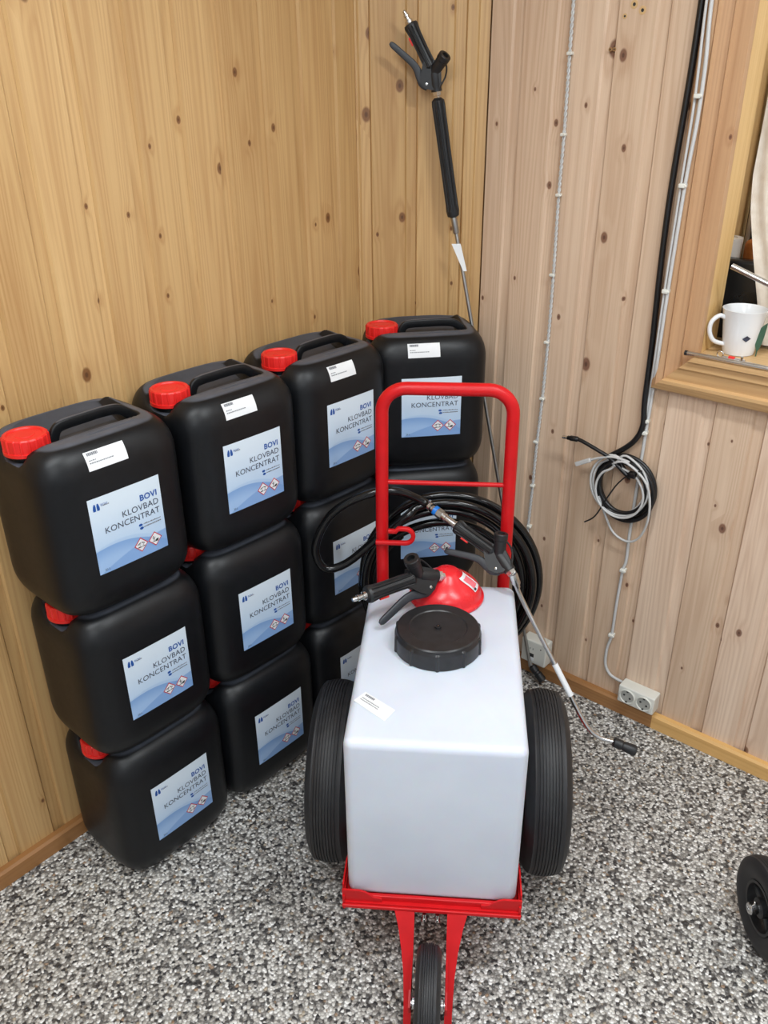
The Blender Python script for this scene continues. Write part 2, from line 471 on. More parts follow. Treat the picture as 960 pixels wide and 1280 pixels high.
# right wall, plane x = 0, window opening y in (-1.78,-0.85), z in (1.035, 2.06)
WY0, WY1, WZ0, WZ1 = -0.85, -1.78, 1.035, 2.06
m = MB()
TX = 0.05
m.box((TX, (WY0 + 0.016) / 2, CEIL / 2), (0.07, abs(WY0 + 0.016), CEIL))
m.box((TX, (WY0 + WY1) / 2, (WZ0 - 0.016) / 2), (0.07, abs(WY1 - WY0), WZ0 - 0.016))
m.box((TX, (WY0 + WY1) / 2, (WZ1 + 0.016 + CEIL) / 2), (0.07, abs(WY1 - WY0), CEIL - WZ1 - 0.016))
m.box((TX, (WY1 - 0.016 - 3.15) / 2, CEIL / 2), (0.07, abs(-3.15 - WY1 + 0.016), CEIL))
wall_right = struct(m.build('wall_right', 'backing', ang=0))
bm_r = board_mesh('board', CEIL - 0.002, 'wood_pale')
bm_rl = board_mesh('board', 0.955, 'wood_pale')
bm_ru = board_mesh('board', CEIL - 2.15, 'wood_pale')
bm_r0 = board_mesh('board', CEIL - 0.002, 'wood_pale', width=0.085)
RROT = -PI / 2                                                     # local x -> -y, local y -> +x
link('board', bm_r0, wall_right, (0, -0.260, 0), RROT)
y = -0.345
while y > -3.1:
    if -0.70 > y > -1.87:
        link('board', bm_rl, wall_right, (0, y, 0), RROT)
        link('board', bm_ru, wall_right, (0, y, 2.15), RROT)
    else:
        link('board', bm_r, wall_right, (0, y, 0), RROT)
    y -= PITCH
# strip of wall between the last full board and the casing
yl = -0.345
while yl - PITCH > -0.70: yl -= PITCH
# remaining room shell behind the viewer
struct(MB().box((-3.2, -1.5, CEIL / 2), (0.08, 3.4, CEIL)).build('wall_side', 'wall_plain', ang=0))
struct(MB().box((-1.55, -3.15, CEIL / 2), (3.4, 0.08, CEIL)).build('wall_back', 'wall_plain', ang=0))

# skirting
def skirting(name, p0, p1, nrm, matn, h=0.044, t=0.018):
    p0, p1, nrm = Vector(p0), Vector(p1), Vector(nrm)
    L = (p1 - p0).length; ang = math.atan2((p1 - p0).y, (p1 - p0).x)
    m = MB(); pr = [(0, 0), (-t, 0), (-t, h - 0.006), (-t + 0.005, h), (0, h)]
    sgn = 1 if Vector((-math.sin(ang), math.cos(ang), 0)).dot(nrm) < 0 else -1
    for xx in (0, L):
        for a, b in pr: m.v.append(Vector((xx, a * sgn, b)))
    n = len(pr)
    for i in range(n): j = (i + 1) % n; m.face((i, j, n + j, n + i))
    m.face(range(n)); m.face(range(2 * n - 1, n - 1, -1))
    o = m.build(name, matn, ang=0, loc=p0); o.rotation_euler = (0, 0, ang)
    return struct(o)
skirting('baseboard_left', (-3.15, 0, 0), (-0.20, 0, 0), (0, -1, 0), 'base_dark')
skirting('baseboard_corner', FA + FN * 0.0 + FD * 0.02, FB - FD * 0.02, FN, 'base_dark')
skirting('baseboard_right', (0, -0.29, 0), (0, -0.888, 0), (-1, 0, 0), 'base_dark')
skirting('baseboard_right', (0, -0.888, 0), (0, -3.1, 0), (-1, 0, 0), 'base_light')

# ------------------------------------------------------------------ window
win = bpy.data.objects.new('window_1', None); COL.objects.link(win); win.location = (0, -0.85, 1.035); struct(win)
wo = Vector((0, -0.85, 1.035))
CW = 0.094
def casing(side, matn):
    # profile: (distance from opening, x of surface)
    pr = [(0.0, 0.004), (0.0, -0.018), (0.030, -0.018), (0.033, -0.024), (0.036, -0.018), (0.060, -0.021), (0.064, -0.027), (0.068, -0.022), (CW - 0.012, -0.026), (CW, -0.018), (CW, 0.004)]
    if side == 'bottom':
        pr = [(0.0, 0.004), (0.0, -0.044), (0.010, -0.044), (0.013, -0.036), (0.030, -0.036), (0.036, -0.030), (0.062, -0.026), (0.066, -0.034), (0.073, -0.034), (CW - 0.004, -0.026), (CW, -0.020), (CW, 0.004)]
    y0, y1, z0, z1 = WY0, WY1, WZ0, WZ1
    m = MB(); n = len(pr)
    ends = {'left': (lambda d: (y0 + d, z0 - d), lambda d: (y0 + d, z1 + d)), 'right': (lambda d: (y1 - d, z0 - d), lambda d: (y1 - d, z1 + d)),
            'bottom': (lambda d: (y0 + d, z0 - d), lambda d: (y1 - d, z0 - d)), 'top': (lambda d: (y0 + d, z1 + d), lambda d: (y1 - d, z1 + d))}[side]
    for e in ends:
        for d, xx in pr:
            yy, zz = e(d); m.v.append(Vector((xx, yy, zz)) - wo)
    for i in range(n): j = (i + 1) % n; m.face((i, j, n + j, n + i))
    m.face(range(n)); m.face(range(2 * n - 1, n - 1, -1))
    return m.build('casing', matn, win, ang=0)
casing('left', 'casing_v'); casing('right', 'casing_v'); casing('top', 'casing_h'); casing('bottom', 'casing_h')
MB().box(Vector((0.0435, -0.8425, 1.545)) - wo, (0.085, 0.015, 1.035)).build('jamb', 'jamb', win, ang=0)
MB().box(Vector((0.0435, -1.7875, 1.545)) - wo, (0.085, 0.015, 1.035)).build('jamb', 'jamb', win, ang=0)
MB().box(Vector((0.0435, -1.315, 2.0675)) - wo, (0.085, 0.93, 0.015)).build('jamb', 'jamb', win, ang=0)
MB().box(Vector((0.200, -1.315, 1.0275)) - wo, (0.40, 0.93, 0.015)).build('window_sill', 'sillw', win, ang=0)
MB().box(Vector((0.2435, -0.809, 1.0275)) - wo, (0.313, 0.082, 0.015)).build('shelf', 'sillw', win, ang=0)
# deep lining boards behind the jamb: the opening goes on as a shelf
MB().box(Vector((0.245, -0.775, 1.545)) - wo, (0.31, 0.015, 1.035)).build('lining', 'jamb', win, ang=0)
MB().box(Vector((0.405, -1.30, 1.545)) - wo, (0.015, 1.07, 1.20)).build('lining', 'wall_plain', win, ang=0)

# ceiling lamps (fixture bodies around the area lights; the third one is added fill)
for i, (loc, sx, sy, rz, pw) in enumerate(LAMPS):
    lamp = thing('ceiling_lamp', ['long white ceiling lamp nearest the jerrycan wall', 'long white ceiling lamp nearest the window wall', 'added white fill lamp on the ceiling behind the viewer'][i], 'lamp', (loc[0], loc[1], CEIL), rz, 'ceiling lamps')
    MB().box((0, 0, -0.02), (sx + 0.06, sy + 0.04, 0.04)).build('housing', 'white_plastic', lamp, ang=0)
    MB().box((0, 0, -0.048), (sx, sy, 0.016)).build('diffuser', 'emit', lamp, ang=0)

# ------------------------------------------------------------------ jerrycans
CWD, CDP = 0.1475, 0.124
def can_inset(z):
    if z < 0.062: t = (0.062 - z) / 0.062; return 0.034 * (1 - math.sqrt(max(0, 1 - t * t)))
    if z > 0.272: t = min(1, (z - 0.272) / 0.064); return 0.042 * (1 - math.sqrt(max(0, 1 - t * t)))
    return 0.0
def sst(a, b, x):
    t = max(0.0, min(1.0, (x - a) / (b - a))); return t * t * (3 - 2 * t)
def can_top(x, y):
    outer = 0.336 + 0.0085 * sst(-0.01, 0.09, y)
    rx = 1 - sst(0.086, 0.102, x)
    ry = sst(-0.058, -0.044, y) * (1 - sst(0.086, 0.094, y))
    fl = 0.309 if y < 0.008 else 0.309 + 0.0315 * (y - 0.008) / 0.080
    fl -= 0.006 * (1 - sst(-0.082, -0.070, x)) * (1 - sst(0.030, 0.042, y))
    z = outer + (min(fl, outer) - outer) * rx * ry
    z += 0.002 * (sst(-0.078, -0.075, y) - sst(-0.071, -0.068, y)) * (sst(-0.03, -0.025, x) - sst(0.075, 0.08, x))
    z += 0.0016 * (sst(0.092, 0.094, y) - sst(0.101, 0.103, y)) * (sst(-0.09, -0.085, x) - sst(0.035, 0.04, x))
    return z
def superell(a, k, hx, hy):
    n = 4.6
    c, s_ = math.cos(a), math.sin(a)
    r = (abs(c / hx) ** n + abs(s_ / hy) ** n) ** (-1 / n)
    return r * c * k, r * s_ * k
def can_front(z): return -(CDP - can_inset(z))

m = MB(); SEG = 112
zs = [0.0, 0.003, 0.008, 0.016, 0.026, 0.038, 0.05, 0.062, 0.10, 0.14, 0.18, 0.22, 0.255, 0.272, 0.283, 0.294, 0.304, 0.313, 0.32, 0.326, 0.331, 0.3345, 0.336]
rings = []
for z in zs:
    i0 = len(m.v); ins = can_inset(z)
    for k in range(SEG):
        px, py = superell(2 * PI * k / SEG, 1, CWD - ins, CDP - ins)
        zz = z if z < 0.28 else min(z, max(can_top(px, py), 0.28)) if z < 0.3355 else can_top(px, py)
        m.v.append(Vector((px, py, zz)))
    rings.append(i0)
ins = can_inset(0.336); NR = 34
for r in range(1, NR):
    i0 = len(m.v); kk = 1 - r / NR
    for k in range(SEG):
        px, py = superell(2 * PI * k / SEG, kk, CWD - ins, CDP - ins)
        m.v.append(Vector((px, py, can_top(px, py))))
    rings.append(i0)
for A, B in zip(rings, rings[1:]):
    for k in range(SEG): k2 = (k + 1) % SEG; m.face((A + k, A + k2, B + k2, B + k))
m.face([rings[-1] + k for k in range(SEG)]); m.face([rings[0] + k for k in range(SEG)][::-1])
ME_body = m.mesh('body', 'black_plastic', ang=60)

def rib_cap(a, i):
    if i in (2, 3, 4):
        return 0.0016 if (a * 18 / (2 * PI)) % 1.0 < 0.22 else 0.0
    return 0.0
m = MB().lathe([(0.0405, 0.0), (0.0405, 0.006), (0.0385, 0.0065), (0.0385, 0.024), (0.0382, 0.0285), (0.0365, 0.031), (0.031, 0.031), (0.0295, 0.0285), (0.017, 0.0285), (0.0155, 0.0297), (0.0, 0.0297)], 144, rib=rib_cap)
ME_cap = m.mesh('cap', 'red_plastic', ang=30)
ME_neck = MB().lathe([(0.031, -0.03), (0.031, 0.002)], 32).mesh('neck', 'black_plastic')
hp = catmull([(-0.066, -0.014, 0.296), (-0.058, -0.014, 0.322), (-0.050, -0.014, 0.338), (-0.036, -0.014, 0.3435), (0.0, -0.014, 0.3445), (0.05, -0.014, 0.3445), (0.078, -0.014, 0.340), (0.098, -0.014, 0.325)], 5)
ME_handle = MB().tube(hp, 0.0085, 16, flat=(1.15, 0.66), up=(0, 1, 0)).mesh('handle', 'black_plastic', ang=50)
# label: plate following the front face, then print lying on it
LX, LZ = 0.074, 0.0755
m = MB()
def plate(m, x0, x1, z0, z1, off, nz=10, zc=0.0, nx=8):
    b0 = len(m.v)
    for j in range(nz + 1):
        z = z0 + (z1 - z0) * j / nz
        for i in range(nx + 1):
            xx = x0 + (x1 - x0) * i / nx
            hx, hy = CWD - can_inset(z + zc), CDP - can_inset(z + zc)
            yy = -hy * (1 - abs(xx / hx) ** 4.6) ** (1 / 4.6)
            m.v.append(Vector((xx, yy - off, z)))
    for j in range(nz):
        for i in range(nx): a = b0 + j * (nx + 1) + i; m.face((a, a + 1, a + nx + 2, a + nx + 1))
plate(m, -LX, LX, -LZ, LZ, 0.0006, zc=0.165)
ME_label = m.mesh('label', 'label', ang=60, flip=False)
def front_txt(m, me, x, z, off=0.0011):
    # glyph plane x right, y up -> x right, z up on the front face
    b0 = len(m.v)
    for v in me.vertices:
        px = x + v.co.x
        yy = -CDP * (1 - abs(px / CWD) ** 4.6) ** (1 / 4.6)
        m.v.append(Vector((px, yy - off, z + v.co.y)))
    for p in me.polygons: m.face([b0 + i for i in p.vertices])
m = MB()
front_txt(m, text_mesh('BOVI', 0.0165, 0.0004, 'RIGHT', 1.05), 0.0655, 0.0375)
ME_head = m.mesh('heading_lettering', 'ink_blue', ang=0, flip=False)
m = MB()
front_txt(m, text_mesh('KLOVBAD', 0.0172, 0.0, 'RIGHT', 1.02), 0.0665, 0.0195)
ME_let1 = m.mesh('lettering', 'ink_navy', ang=0, flip=False); m = MB()
front_txt(m, text_mesh('KONCENTRAT', 0.0172, 0.0, 'RIGHT', 1.02), 0.0665, 0.0015)
ME_let2 = m.mesh('lettering', 'ink_navy', ang=0, flip=False); m = MB()
front_txt(m, text_mesh('20 L', 0.0062, 0.0, 'LEFT'), -0.0635, -0.0705)
ME_let = m.mesh('lettering', 'ink_navy', ang=0, flip=False)
m = MB()
def bar(m, x0, x1, z0, z1, off=0.0011):
    b0 = len(m.v)
    for xx, zz in ((x0, z0), (x1, z0), (x1, z1), (x0, z1)):
        yy = -CDP * (1 - abs(xx / CWD) ** 4.6) ** (1 / 4.6)
        m.v.append(Vector((xx, yy - off, zz)))
    m.face((b0, b0 + 1, b0 + 2, b0 + 3))
def words(m, x0, x1, z, h, seed):
    r = random.Random(seed); xx = x0
    while xx < x1 - 0.001:
        wd = r.uniform(0.0012, 0.0042); bar(m, xx, min(x1, xx + wd), z, z + h * r.choice((0.7, 1.0, 1.0))); xx += wd + 0.0007
words(m, 0.028, 0.066, -0.0105, 0.0022, 1); words(m, 0.028, 0.066, -0.0165, 0.0022, 2); words(m, -0.046, -0.034, 0.0565, 0.0022, 3)
ME_small = m.mesh('small_print', 'ink_grey', ang=0, flip=False)
m = MB()
def blob(m, pts, off=0.0011):
    b0 = len(m.v)
    for xx, zz in pts:
        yy = -CDP * (1 - abs(xx / CWD) ** 4.6) ** (1 / 4.6); m.v.append(Vector((xx, yy - off, zz)))
    m.face(range(b0, b0 + len(pts)))
def oval(cx, cz, rx, rz, n=18, rot=0.0):
    return [(cx + rx * math.cos(2 * PI * k / n) * math.cos(rot) - rz * math.sin(2 * PI * k / n) * math.sin(rot), cz + rx * math.cos(2 * PI * k / n) * math.sin(rot) + rz * math.sin(2 * PI * k / n) * math.cos(rot)) for k in range(n)]
blob(m, [(-0.0655, 0.0505), (-0.0605, 0.0505), (-0.0600, 0.058), (-0.0610, 0.064), (-0.0632, 0.0645), (-0.0650, 0.060), (-0.0660, 0.055)])
blob(m, [(-0.0580, 0.0505), (-0.0530, 0.0505), (-0.0525, 0.055), (-0.0535, 0.060), (-0.0553, 0.0645), (-0.0575, 0.064), (-0.0585, 0.058)])
ME_logo = m.mesh('logo', 'ink_blue', ang=0, flip=False); m = MB()
blob(m, oval(0.0215, -0.0098, 0.0042, 0.0026)); blob(m, oval(0.0230, -0.0165, 0.0042, 0.0026))
ME_bul = m.mesh('bullet', 'ink_blue', ang=0, flip=False); m = MB()
front_txt(m, text_mesh('BOVI', 0.0062, 0.0, 'LEFT'), -0.0505, 0.0575)
ME_logo2 = m.mesh('logo_lettering', 'ink_blue', ang=0, flip=False)
def diamond_mesh(cx, cz, kind):
    m = MB(); D = 0.0152
    m.cur = 0; blob(m, [(cx - D, cz), (cx, cz - D), (cx + D, cz), (cx, cz + D)], 0.0010)
    D2 = D * 0.84
    m.cur = 1; blob(m, [(cx - D2, cz), (cx, cz - D2), (cx + D2, cz), (cx, cz + D2)], 0.0013)
    m.cur = 2
    def stroke(p, q, wd=0.0011):
        dx, dz = q[0] - p[0], q[1] - p[1]; L = math.hypot(dx, dz); nx, nz = -dz / L * wd / 2, dx / L * wd / 2
        blob(m, [(cx + p[0] + nx, cz + p[1] + nz), (cx + p[0] - nx, cz + p[1] - nz), (cx + q[0] - nx, cz + q[1] - nz), (cx + q[0] + nx, cz + q[1] + nz)], 0.0016)
    if kind == 'corrosive':
        stroke((-0.008, 0.0015), (-0.001, 0.0045), 0.0018); stroke((0.001, 0.0045), (0.0075, 0.0018), 0.0018)
        stroke((-0.0075, -0.0042), (-0.0005, -0.0042), 0.0022); stroke((0.001, -0.0045), (0.0078, -0.0035), 0.0016)
        stroke((-0.003, 0.0022), (-0.0035, -0.0012), 0.0009); stroke((0.0045, 0.001), (0.0042, -0.0022), 0.0009)
    else:
        stroke((-0.0035, 0.007), (-0.003, -0.004), 0.0014); stroke((-0.0032, 0.001), (-0.0062, 0.0045), 0.0009); stroke((-0.003, 0.0), (0.0005, 0.004), 0.0009)
        blob(m, [(cx + a, cz + b) for a, b in oval(0.0035, -0.0028, 0.0042, 0.0019, 14, 0.3)], 0.0016)
        stroke((-0.0075, -0.0048), (0.0065, -0.0055), 0.0012)
    return m.mesh('hazard_diamond', ['ink_red', 'paper', 'ink'], ang=0, flip=False)
ME_dia1 = diamond_mesh(0.0165, -0.0490, 'corrosive'); ME_dia2 = diamond_mesh(0.0475, -0.0490, 'environment')
# small price sticker near the shoulder (only on the topmost cans)
m = MB(); plate(m, -0.058, 0.020, -0.0155, 0.0155, 0.0006, nz=6, zc=0.306)
ME_stick = m.mesh('sticker', 'paper', ang=60, flip=False)
m = MB()
def sbar(x0, x1, z0, z1):
    b0 = len(m.v)
    for xx, zz in ((x0, z0), (x1, z0), (x1, z1), (x0, z1)):
        hx, hy = CWD - can_inset(zz + 0.306), CDP - can_inset(zz + 0.306)
        m.v.append(Vector((xx, -hy * (1 - abs(xx / hx) ** 4.6) ** (1 / 4.6) - 0.0012, zz)))
    m.face((b0, b0 + 1, b0 + 2, b0 + 3))
r = random.Random(5); xx = -0.053
while xx < -0.032:
    wd = r.uniform(0.0014, 0.003); sbar(xx, xx + wd, 0.0095, 0.0140); xx += wd + 0.0006
xx = -0.053
while xx < -0.006: wd = r.uniform(0.0015, 0.004); sbar(xx, xx + wd, -0.0035, -0.0018); xx += wd + 0.0009
xx = -0.053
while xx < -0.040: wd = r.uniform(0.0015, 0.004); sbar(xx, xx + wd, 0.001, 0.0026); xx += wd + 0.0009
ME_sprint = m.mesh('print', 'ink_grey', ang=0, flip=False)

def jerrycan(loc, rz, label, sticker):
    t = thing('jerrycan', label, 'jerrycan', loc, rz, 'stacked black jerrycans')
    link('body', ME_body, t)
    c = link('cap', ME_cap, t, (-0.104, -0.006, 0.3145))
    link('neck', ME_neck, t, (-0.104, -0.006, 0.3145))
    link('handle', ME_handle, t)
    lb = link('label', ME_label, t, (0, 0, 0.165)); lb['label'] = 'pale blue product label'
    for nm, me in (('heading_lettering', ME_head), ('lettering', ME_let1), ('lettering', ME_let2), ('lettering', ME_let), ('small_print', ME_small), ('logo', ME_logo), ('logo_lettering', ME_logo2), ('bullet', ME_bul), ('hazard_diamond', ME_dia1), ('hazard_diamond', ME_dia2)):
        q = link(nm, me, lb)
        if nm == 'small_print': q['kind'] = 'stuff'
    if sticker:
        st = link('sticker', ME_stick, t, (0, 0, 0.306)); st['label'] = 'small white price sticker'
        link('print', ME_sprint, st)['kind'] = 'stuff'
    return t

SP = 0.347
D2R = PI / 180
R4 = -41.0 * D2R
def ctr(lx, ly, rz):
    return (lx - math.sin(rz) * CDP, ly + math.cos(rz) * CDP)
level = {0: 'bottom', 1: 'middle', 2: 'top'}
colname = ['the leftmost stack along the yellow wall', 'the second stack from the left', 'the third stack from the left', 'the turned stack in the wall corner']
cans = {
    0: [(-1.075, -0.250, -1.0), (-1.084, -0.250, -1.5), (-1.096, -0.250, -1.5)],
    1: [(-0.777, -0.250, -1.5), (-0.787, -0.250, -3.0), (-0.788, -0.250, -2.8)],
    2: [(-0.481, -0.252, -2.0), (-0.489, -0.252, -3.0), (-0.490, -0.252, -3.0)],
    3: [(-0.268, -0.312, -41.0), (-0.267, -0.311, -40.5), (-0.264, -0.311, -41.5)],
}
for cidx, lv in cans.items():
    for k, (lx, ly, dg) in enumerate(lv):
        rz = dg * D2R; cx, cy = ctr(lx, ly, rz)
        jerrycan((cx, cy, SP * k + 0.0005 * (k + 1)), rz, f'black jerrycan, {level[k]} of {colname[cidx]}', k == 2)

# ------------------------------------------------------------------ sprayer trolley
CO = Vector((-0.718, -0.683, 0)); CYAW = -54.75 * D2R
cart = thing('sprayer_trolley', 'red three-wheeled sprayer trolley carrying a white tank with black lid', 'trolley', CO, CYAW)
def C(x, y, z): return Vector((x, -y, z))        # x right, y towards the viewer, z up -> local
# white tank
m = MB(); m.box(C(0.0, 0.0235, 0.3826), (0.320, 0.525, 0.3828), bev=0.017)
tank = m.build('tank', 'tank', cart, ang=50)
tank['label'] = 'milky white plastic tank'
# black screw lid
def rib_lid(a, i):
    q = (a * 10 / (2 * PI)) % 1.0
    return 0.0028 if (i in (1, 2, 3) and q < 0.11) else 0.0
lid = MB().lathe([(0.0855, 0.0), (0.0865, 0.001), (0.0862, 0.030), (0.0850, 0.0345), (0.0835, 0.0365), (0.0825, 0.041), (0.0800, 0.0435), (0.0700, 0.0440), (0.0580, 0.0442), (0.0560, 0.0425), (0.0, 0.0425)], 180, o=C(-0.004, -0.004, 0.5745), rib=rib_lid).build('tank_lid', 'black_lid', cart, ang=30)
MB().lathe([(0.007, 0.0), (0.007, 0.0035), (0.0045, 0.0035), (0.0045, 0.001), (0.0, 0.001)], 20, o=C(-0.004, -0.004, 0.617)).build('vent', 'black_lid', lid)
MB().lathe([(0.0018, 0.0), (0.0018, 0.0035), (0.0, 0.004)], 10, o=C(-0.004, -0.004, 0.6175)).build('vent_pin', 'steel', lid)
# sticker on tank top
def flat_sticker(name, corners, z, th, matn, parent):
    m = MB(); m.poly([C(px, py, z) for px, py in corners], th, (0, 0, 1))
    return m.build(name, matn, parent, ang=0)
st = flat_sticker('sticker', [(-0.152, 0.177), (-0.133, 0.151), (-0.074, 0.198), (-0.091, 0.229)], 0.5742, 0.0004, 'paper', cart)
m = MB()
e1 = (Vector((-0.074, 0.198)) - Vector((-0.133, 0.151))); e2 = Vector((-0.152, 0.177)) - Vector((-0.133, 0.151)); s00 = Vector((-0.133, 0.151))
def strip(m, u0, u1, v0, v1):
    ps = [s00 + e1 * u + e2 * v for u, v in ((u0, v0), (u1, v0), (u1, v1), (u0, v1))]
    m.poly([C(p.x, p.y, 0.5746) for p in ps], 0.0003, (0, 0, 1))
r = random.Random(3); u = 0.08
while u < 0.36: wd = r.uniform(0.03, 0.05); strip(m, u, u + wd, 0.1, 0.25); u += wd + 0.012
for v0 in (0.45, 0.6):
    u = 0.08
    while u < 0.62: wd = r.uniform(0.02, 0.06); strip(m, u, u + wd, v0, v0 + 0.05); u += wd + 0.012
m.build('print', 'ink_grey', st, ang=0)['kind'] = 'stuff'
# chassis tray
m = MB()
m.box(C(0, 0.028, 0.186), (0.334, 0.55, 0.010))
m.box(C(0, 0.2915, 0.191), (0.338, 0.008, 0.024), bev=0.002)
m.box(C(0, 0.299, 0.183), (0.338, 0.016, 0.008), bev=0.002)
m.box(C(-0.166, 0.028, 0.189), (0.004, 0.55, 0.034)); m.box(C(0.166, 0.028, 0.189), (0.004, 0.55, 0.034))
tray = m.build('tray', 'red_paint', cart, ang=35)
for sx in (-1, 1):
    m = MB()
    pts = [C(sx * 0.169, 0.2955, 0.184), C(sx * 0.094, 0.2955, 0.184), C(sx * 0.094, 0.2955, 0.200), C(sx * 0.110, 0.2955, 0.203), C(sx * 0.124, 0.2955, 0.215), C(sx * 0.136, 0.2955, 0.219), C(sx * 0.169, 0.2955, 0.219)]
    m.poly(pts, 0.004, C(0, 1, 0))
    m.poly([C(sx * 0.1665, 0.29, 0.178), C(sx * 0.1665, 0.20, 0.178), C(sx * 0.1665, 0.20, 0.205), C(sx * 0.1665, 0.23, 0.224), C(sx * 0.1665, 0.29, 0.224)], 0.003, C(sx, 0, 0))
    m.build('corner_bracket', 'red_paint', cart, ang=0)
MB().tube([C(-0.14, 0.275, 0.172), C(0.14, 0.275, 0.172)], 0.011, 10, flat=(1, 1)).build('cross_member', 'red_paint', cart, ang=40)
# front fork: two plates narrowing towards the axle
for sx in (-1, 1):
    m = MB(); xin = 0.031; L = []
    outer = [(0.0, 0.070), (0.15, 0.061), (0.35, 0.053), (0.55, 0.048), (0.8, 0.0455), (1.0, 0.0450)]
    def P(t, xx): return C(sx * xx, 0.300 + 0.122 * t, 0.182 - 0.1785 * t)
    pts = [P(t, xo) for t, xo in outer] + [P(1.0, xin), P(0.0, xin)]
    m.poly(pts, 0.005, C(0, 0.8256, 0.5643))
    # side cheek that carries the axle
    ck = [C(sx * xin, 0.300, 0.182), C(sx * xin, 0.345, 0.116), C(sx * xin, 0.420, 0.118), C(sx * xin, 0.446, 0.106), C(sx * xin, 0.446, 0.090), C(sx * xin, 0.408, 0.040), C(sx * xin, 0.36, 0.060), C(sx * xin, 0.298, 0.150)]
    m.poly(ck, 0.004, C(sx, 0, 0))
    m.build('fork_plate', 'red_paint', cart, ang=0)
    MB().lathe([(0.004, 0), (0.004, 0.009), (0.0055, 0.009), (0.0055, 0.014), (0.002, 0.016)], 10, o=C(sx * 0.0125, 0.306, 0.176), d=C(0, 0.3, -1)).build('bolt', 'steel', cart)
    MB().lathe([(0.011, 0), (0.011, 0.004), (0.008, 0.005), (0.008, 0.0045)], 14, o=C(sx * 0.0240, 0.432, 0.100), d=C(sx, 0, 0)).build('axle_nut', 'steel', cart)

def tyre_profile(R, W, ribs):
    """closed profile of (radius, offset)"""
    pts = []
    hw = W / 2; rim = R * 0.52
    side = [(rim, -hw * 0.62), (rim + 0.12 * (R - rim), -hw * 0.78), (rim + 0.45 * (R - rim), -hw), (rim + 0.68 * (R - rim), -hw * 0.97), (rim + 0.86 * (R - rim), -hw * 0.82), (R - 0.05 * (R - rim), -hw * 0.66)]
    pts += side
    n = ribs
    for i in range(n):
        a0 = -0.60 + 1.2 * i / n; a1 = -0.60 + 1.2 * (i + 0.72) / n; a2 = -0.60 + 1.2 * (i + 0.76) / n; a3 = -0.60 + 1.2 * (i + 0.96) / n
        cr = lambda a: R - 0.06 * (R - rim) * (a / 0.62) ** 2
        pts += [(cr(a0), a0 * hw), (cr(a1), a1 * hw)]
        if i < n - 1: pts += [(cr(a2) - 0.0028, a2 * hw), (cr(a3) - 0.0028, a3 * hw)]
    pts += [(r_, -o) for r_, o in side[::-1]]
    pts += [(rim - 0.004, 0.0), (rim, -hw * 0.62)]
    return pts
def wheel_parts(parent, o, d, R, W, ribs, seg=72, spokes=False, hubmat='steel_dull'):
    ty = MB().lathe(tyre_profile(R, W, ribs), seg, o=o, d=d, caps=False).build('tyre', 'rubber', parent, ang=28)
    rim = R * 0.52; hw = W / 2
    if not spokes:
        rm = MB().lathe([(0.012, -hw * 0.5), (rim * 0.5, -hw * 0.45), (rim * 0.85, -hw * 0.3), (rim + 0.002, -hw * 0.6), (rim + 0.006, -hw * 0.64), (rim + 0.002, -hw * 0.5), (rim + 0.002, hw * 0.5), (rim + 0.006, hw * 0.64), (rim + 0.002, hw * 0.6), (rim * 0.85, hw * 0.3), (rim * 0.5, hw * 0.45), (0.012, hw * 0.5)], 48, o=o, d=d, caps=True).build('rim', hubmat, parent, ang=35)
    return ty
for sx, xo in ((-1, -0.224), (1, 0.231)):
    wheel_parts(cart, C(xo, -0.035, 0.1995), C(1, 0, 0), 0.198, 0.094, 9, 96, hubmat='red_paint')
    MB().lathe([(0.024, 0), (0.024, 0.012), (0.016, 0.02), (0.016, 0.024)], 20, o=C(xo + sx * 0.02, -0.035, 0.1995), d=C(sx, 0, 0)).build('hub', 'steel_dull', cart)
MB().tube([C(-0.245, -0.035, 0.1995), C(0.262, -0.035, 0.1995)], 0.0105, 14).build('axle', 'steel_dull', cart)
for sx in (-1, 1): MB().box(C(sx * 0.12, -0.035, 0.190), (0.012, 0.05, 0.05)).build('axle_bracket', 'red_paint', cart, ang=0)
wheel_parts(cart, C(0.0, 0.432, 0.0995), C(1, 0, 0), 0.099, 0.046, 7, 64, hubmat='rubber')
MB().tube([C(-0.0345, 0.432, 0.0995), C(0.0345, 0.432, 0.0995)], 0.006, 12).build('front_axle', 'steel', cart)
# handle
HX, HY = 0.1375, -0.272
hp = [C(-HX, HY, 0.175), C(-HX, HY, 0.45), C(-HX, HY, 0.70), C(-HX + 0.002, HY, 0.965)]
for k in range(1, 9):
    a = k / 9 * PI / 2; hp.append(C(-HX + 0.002 + 0.052 * (1 - math.cos(a)), HY, 0.965 + 0.052 * math.sin(a)))
hp2 = hp + [C(-HX + 0.054, HY, 1.017)]
full = hp2 + [Vector((-p.x, p.y, p.z)) for p in hp2[::-1]]
handle = MB().tube(full, 0.0138, 20).build('handle', 'red_paint', cart, ang=60)
MB().tube([C(-HX, HY, 0.804), C(HX, HY, 0.804)], 0.0052, 12).build('handle_crossbar', 'red_paint', handle)
for sx in (-1, 1): MB().box(C(sx * HX, -0.250, 0.190), (0.03, 0.05, 0.03)).build('handle_bracket', 'red_paint', cart, ang=0)
# hose hook: flat bent strip welded to the left upright
hk = []
for xx, zz in ((-0.150, 0.664), (-0.085, 0.664)): hk.append((xx, zz))
for k in range(1, 9):
    a = -PI / 2 + k / 8 * PI; hk.append((-0.085 + 0.018 * math.cos(a), 0.682 + 0.018 * math.sin(a)))
hk += [(-0.100, 0.700), (-0.106, 0.693), (-0.122, 0.693)]
MB().tube([C(xx, HY + 0.019, zz) for xx, zz in hk], 0.0055, 12, flat=(1.0, 0.9)).build('hose_hook', 'red_paint', cart, ang=50)

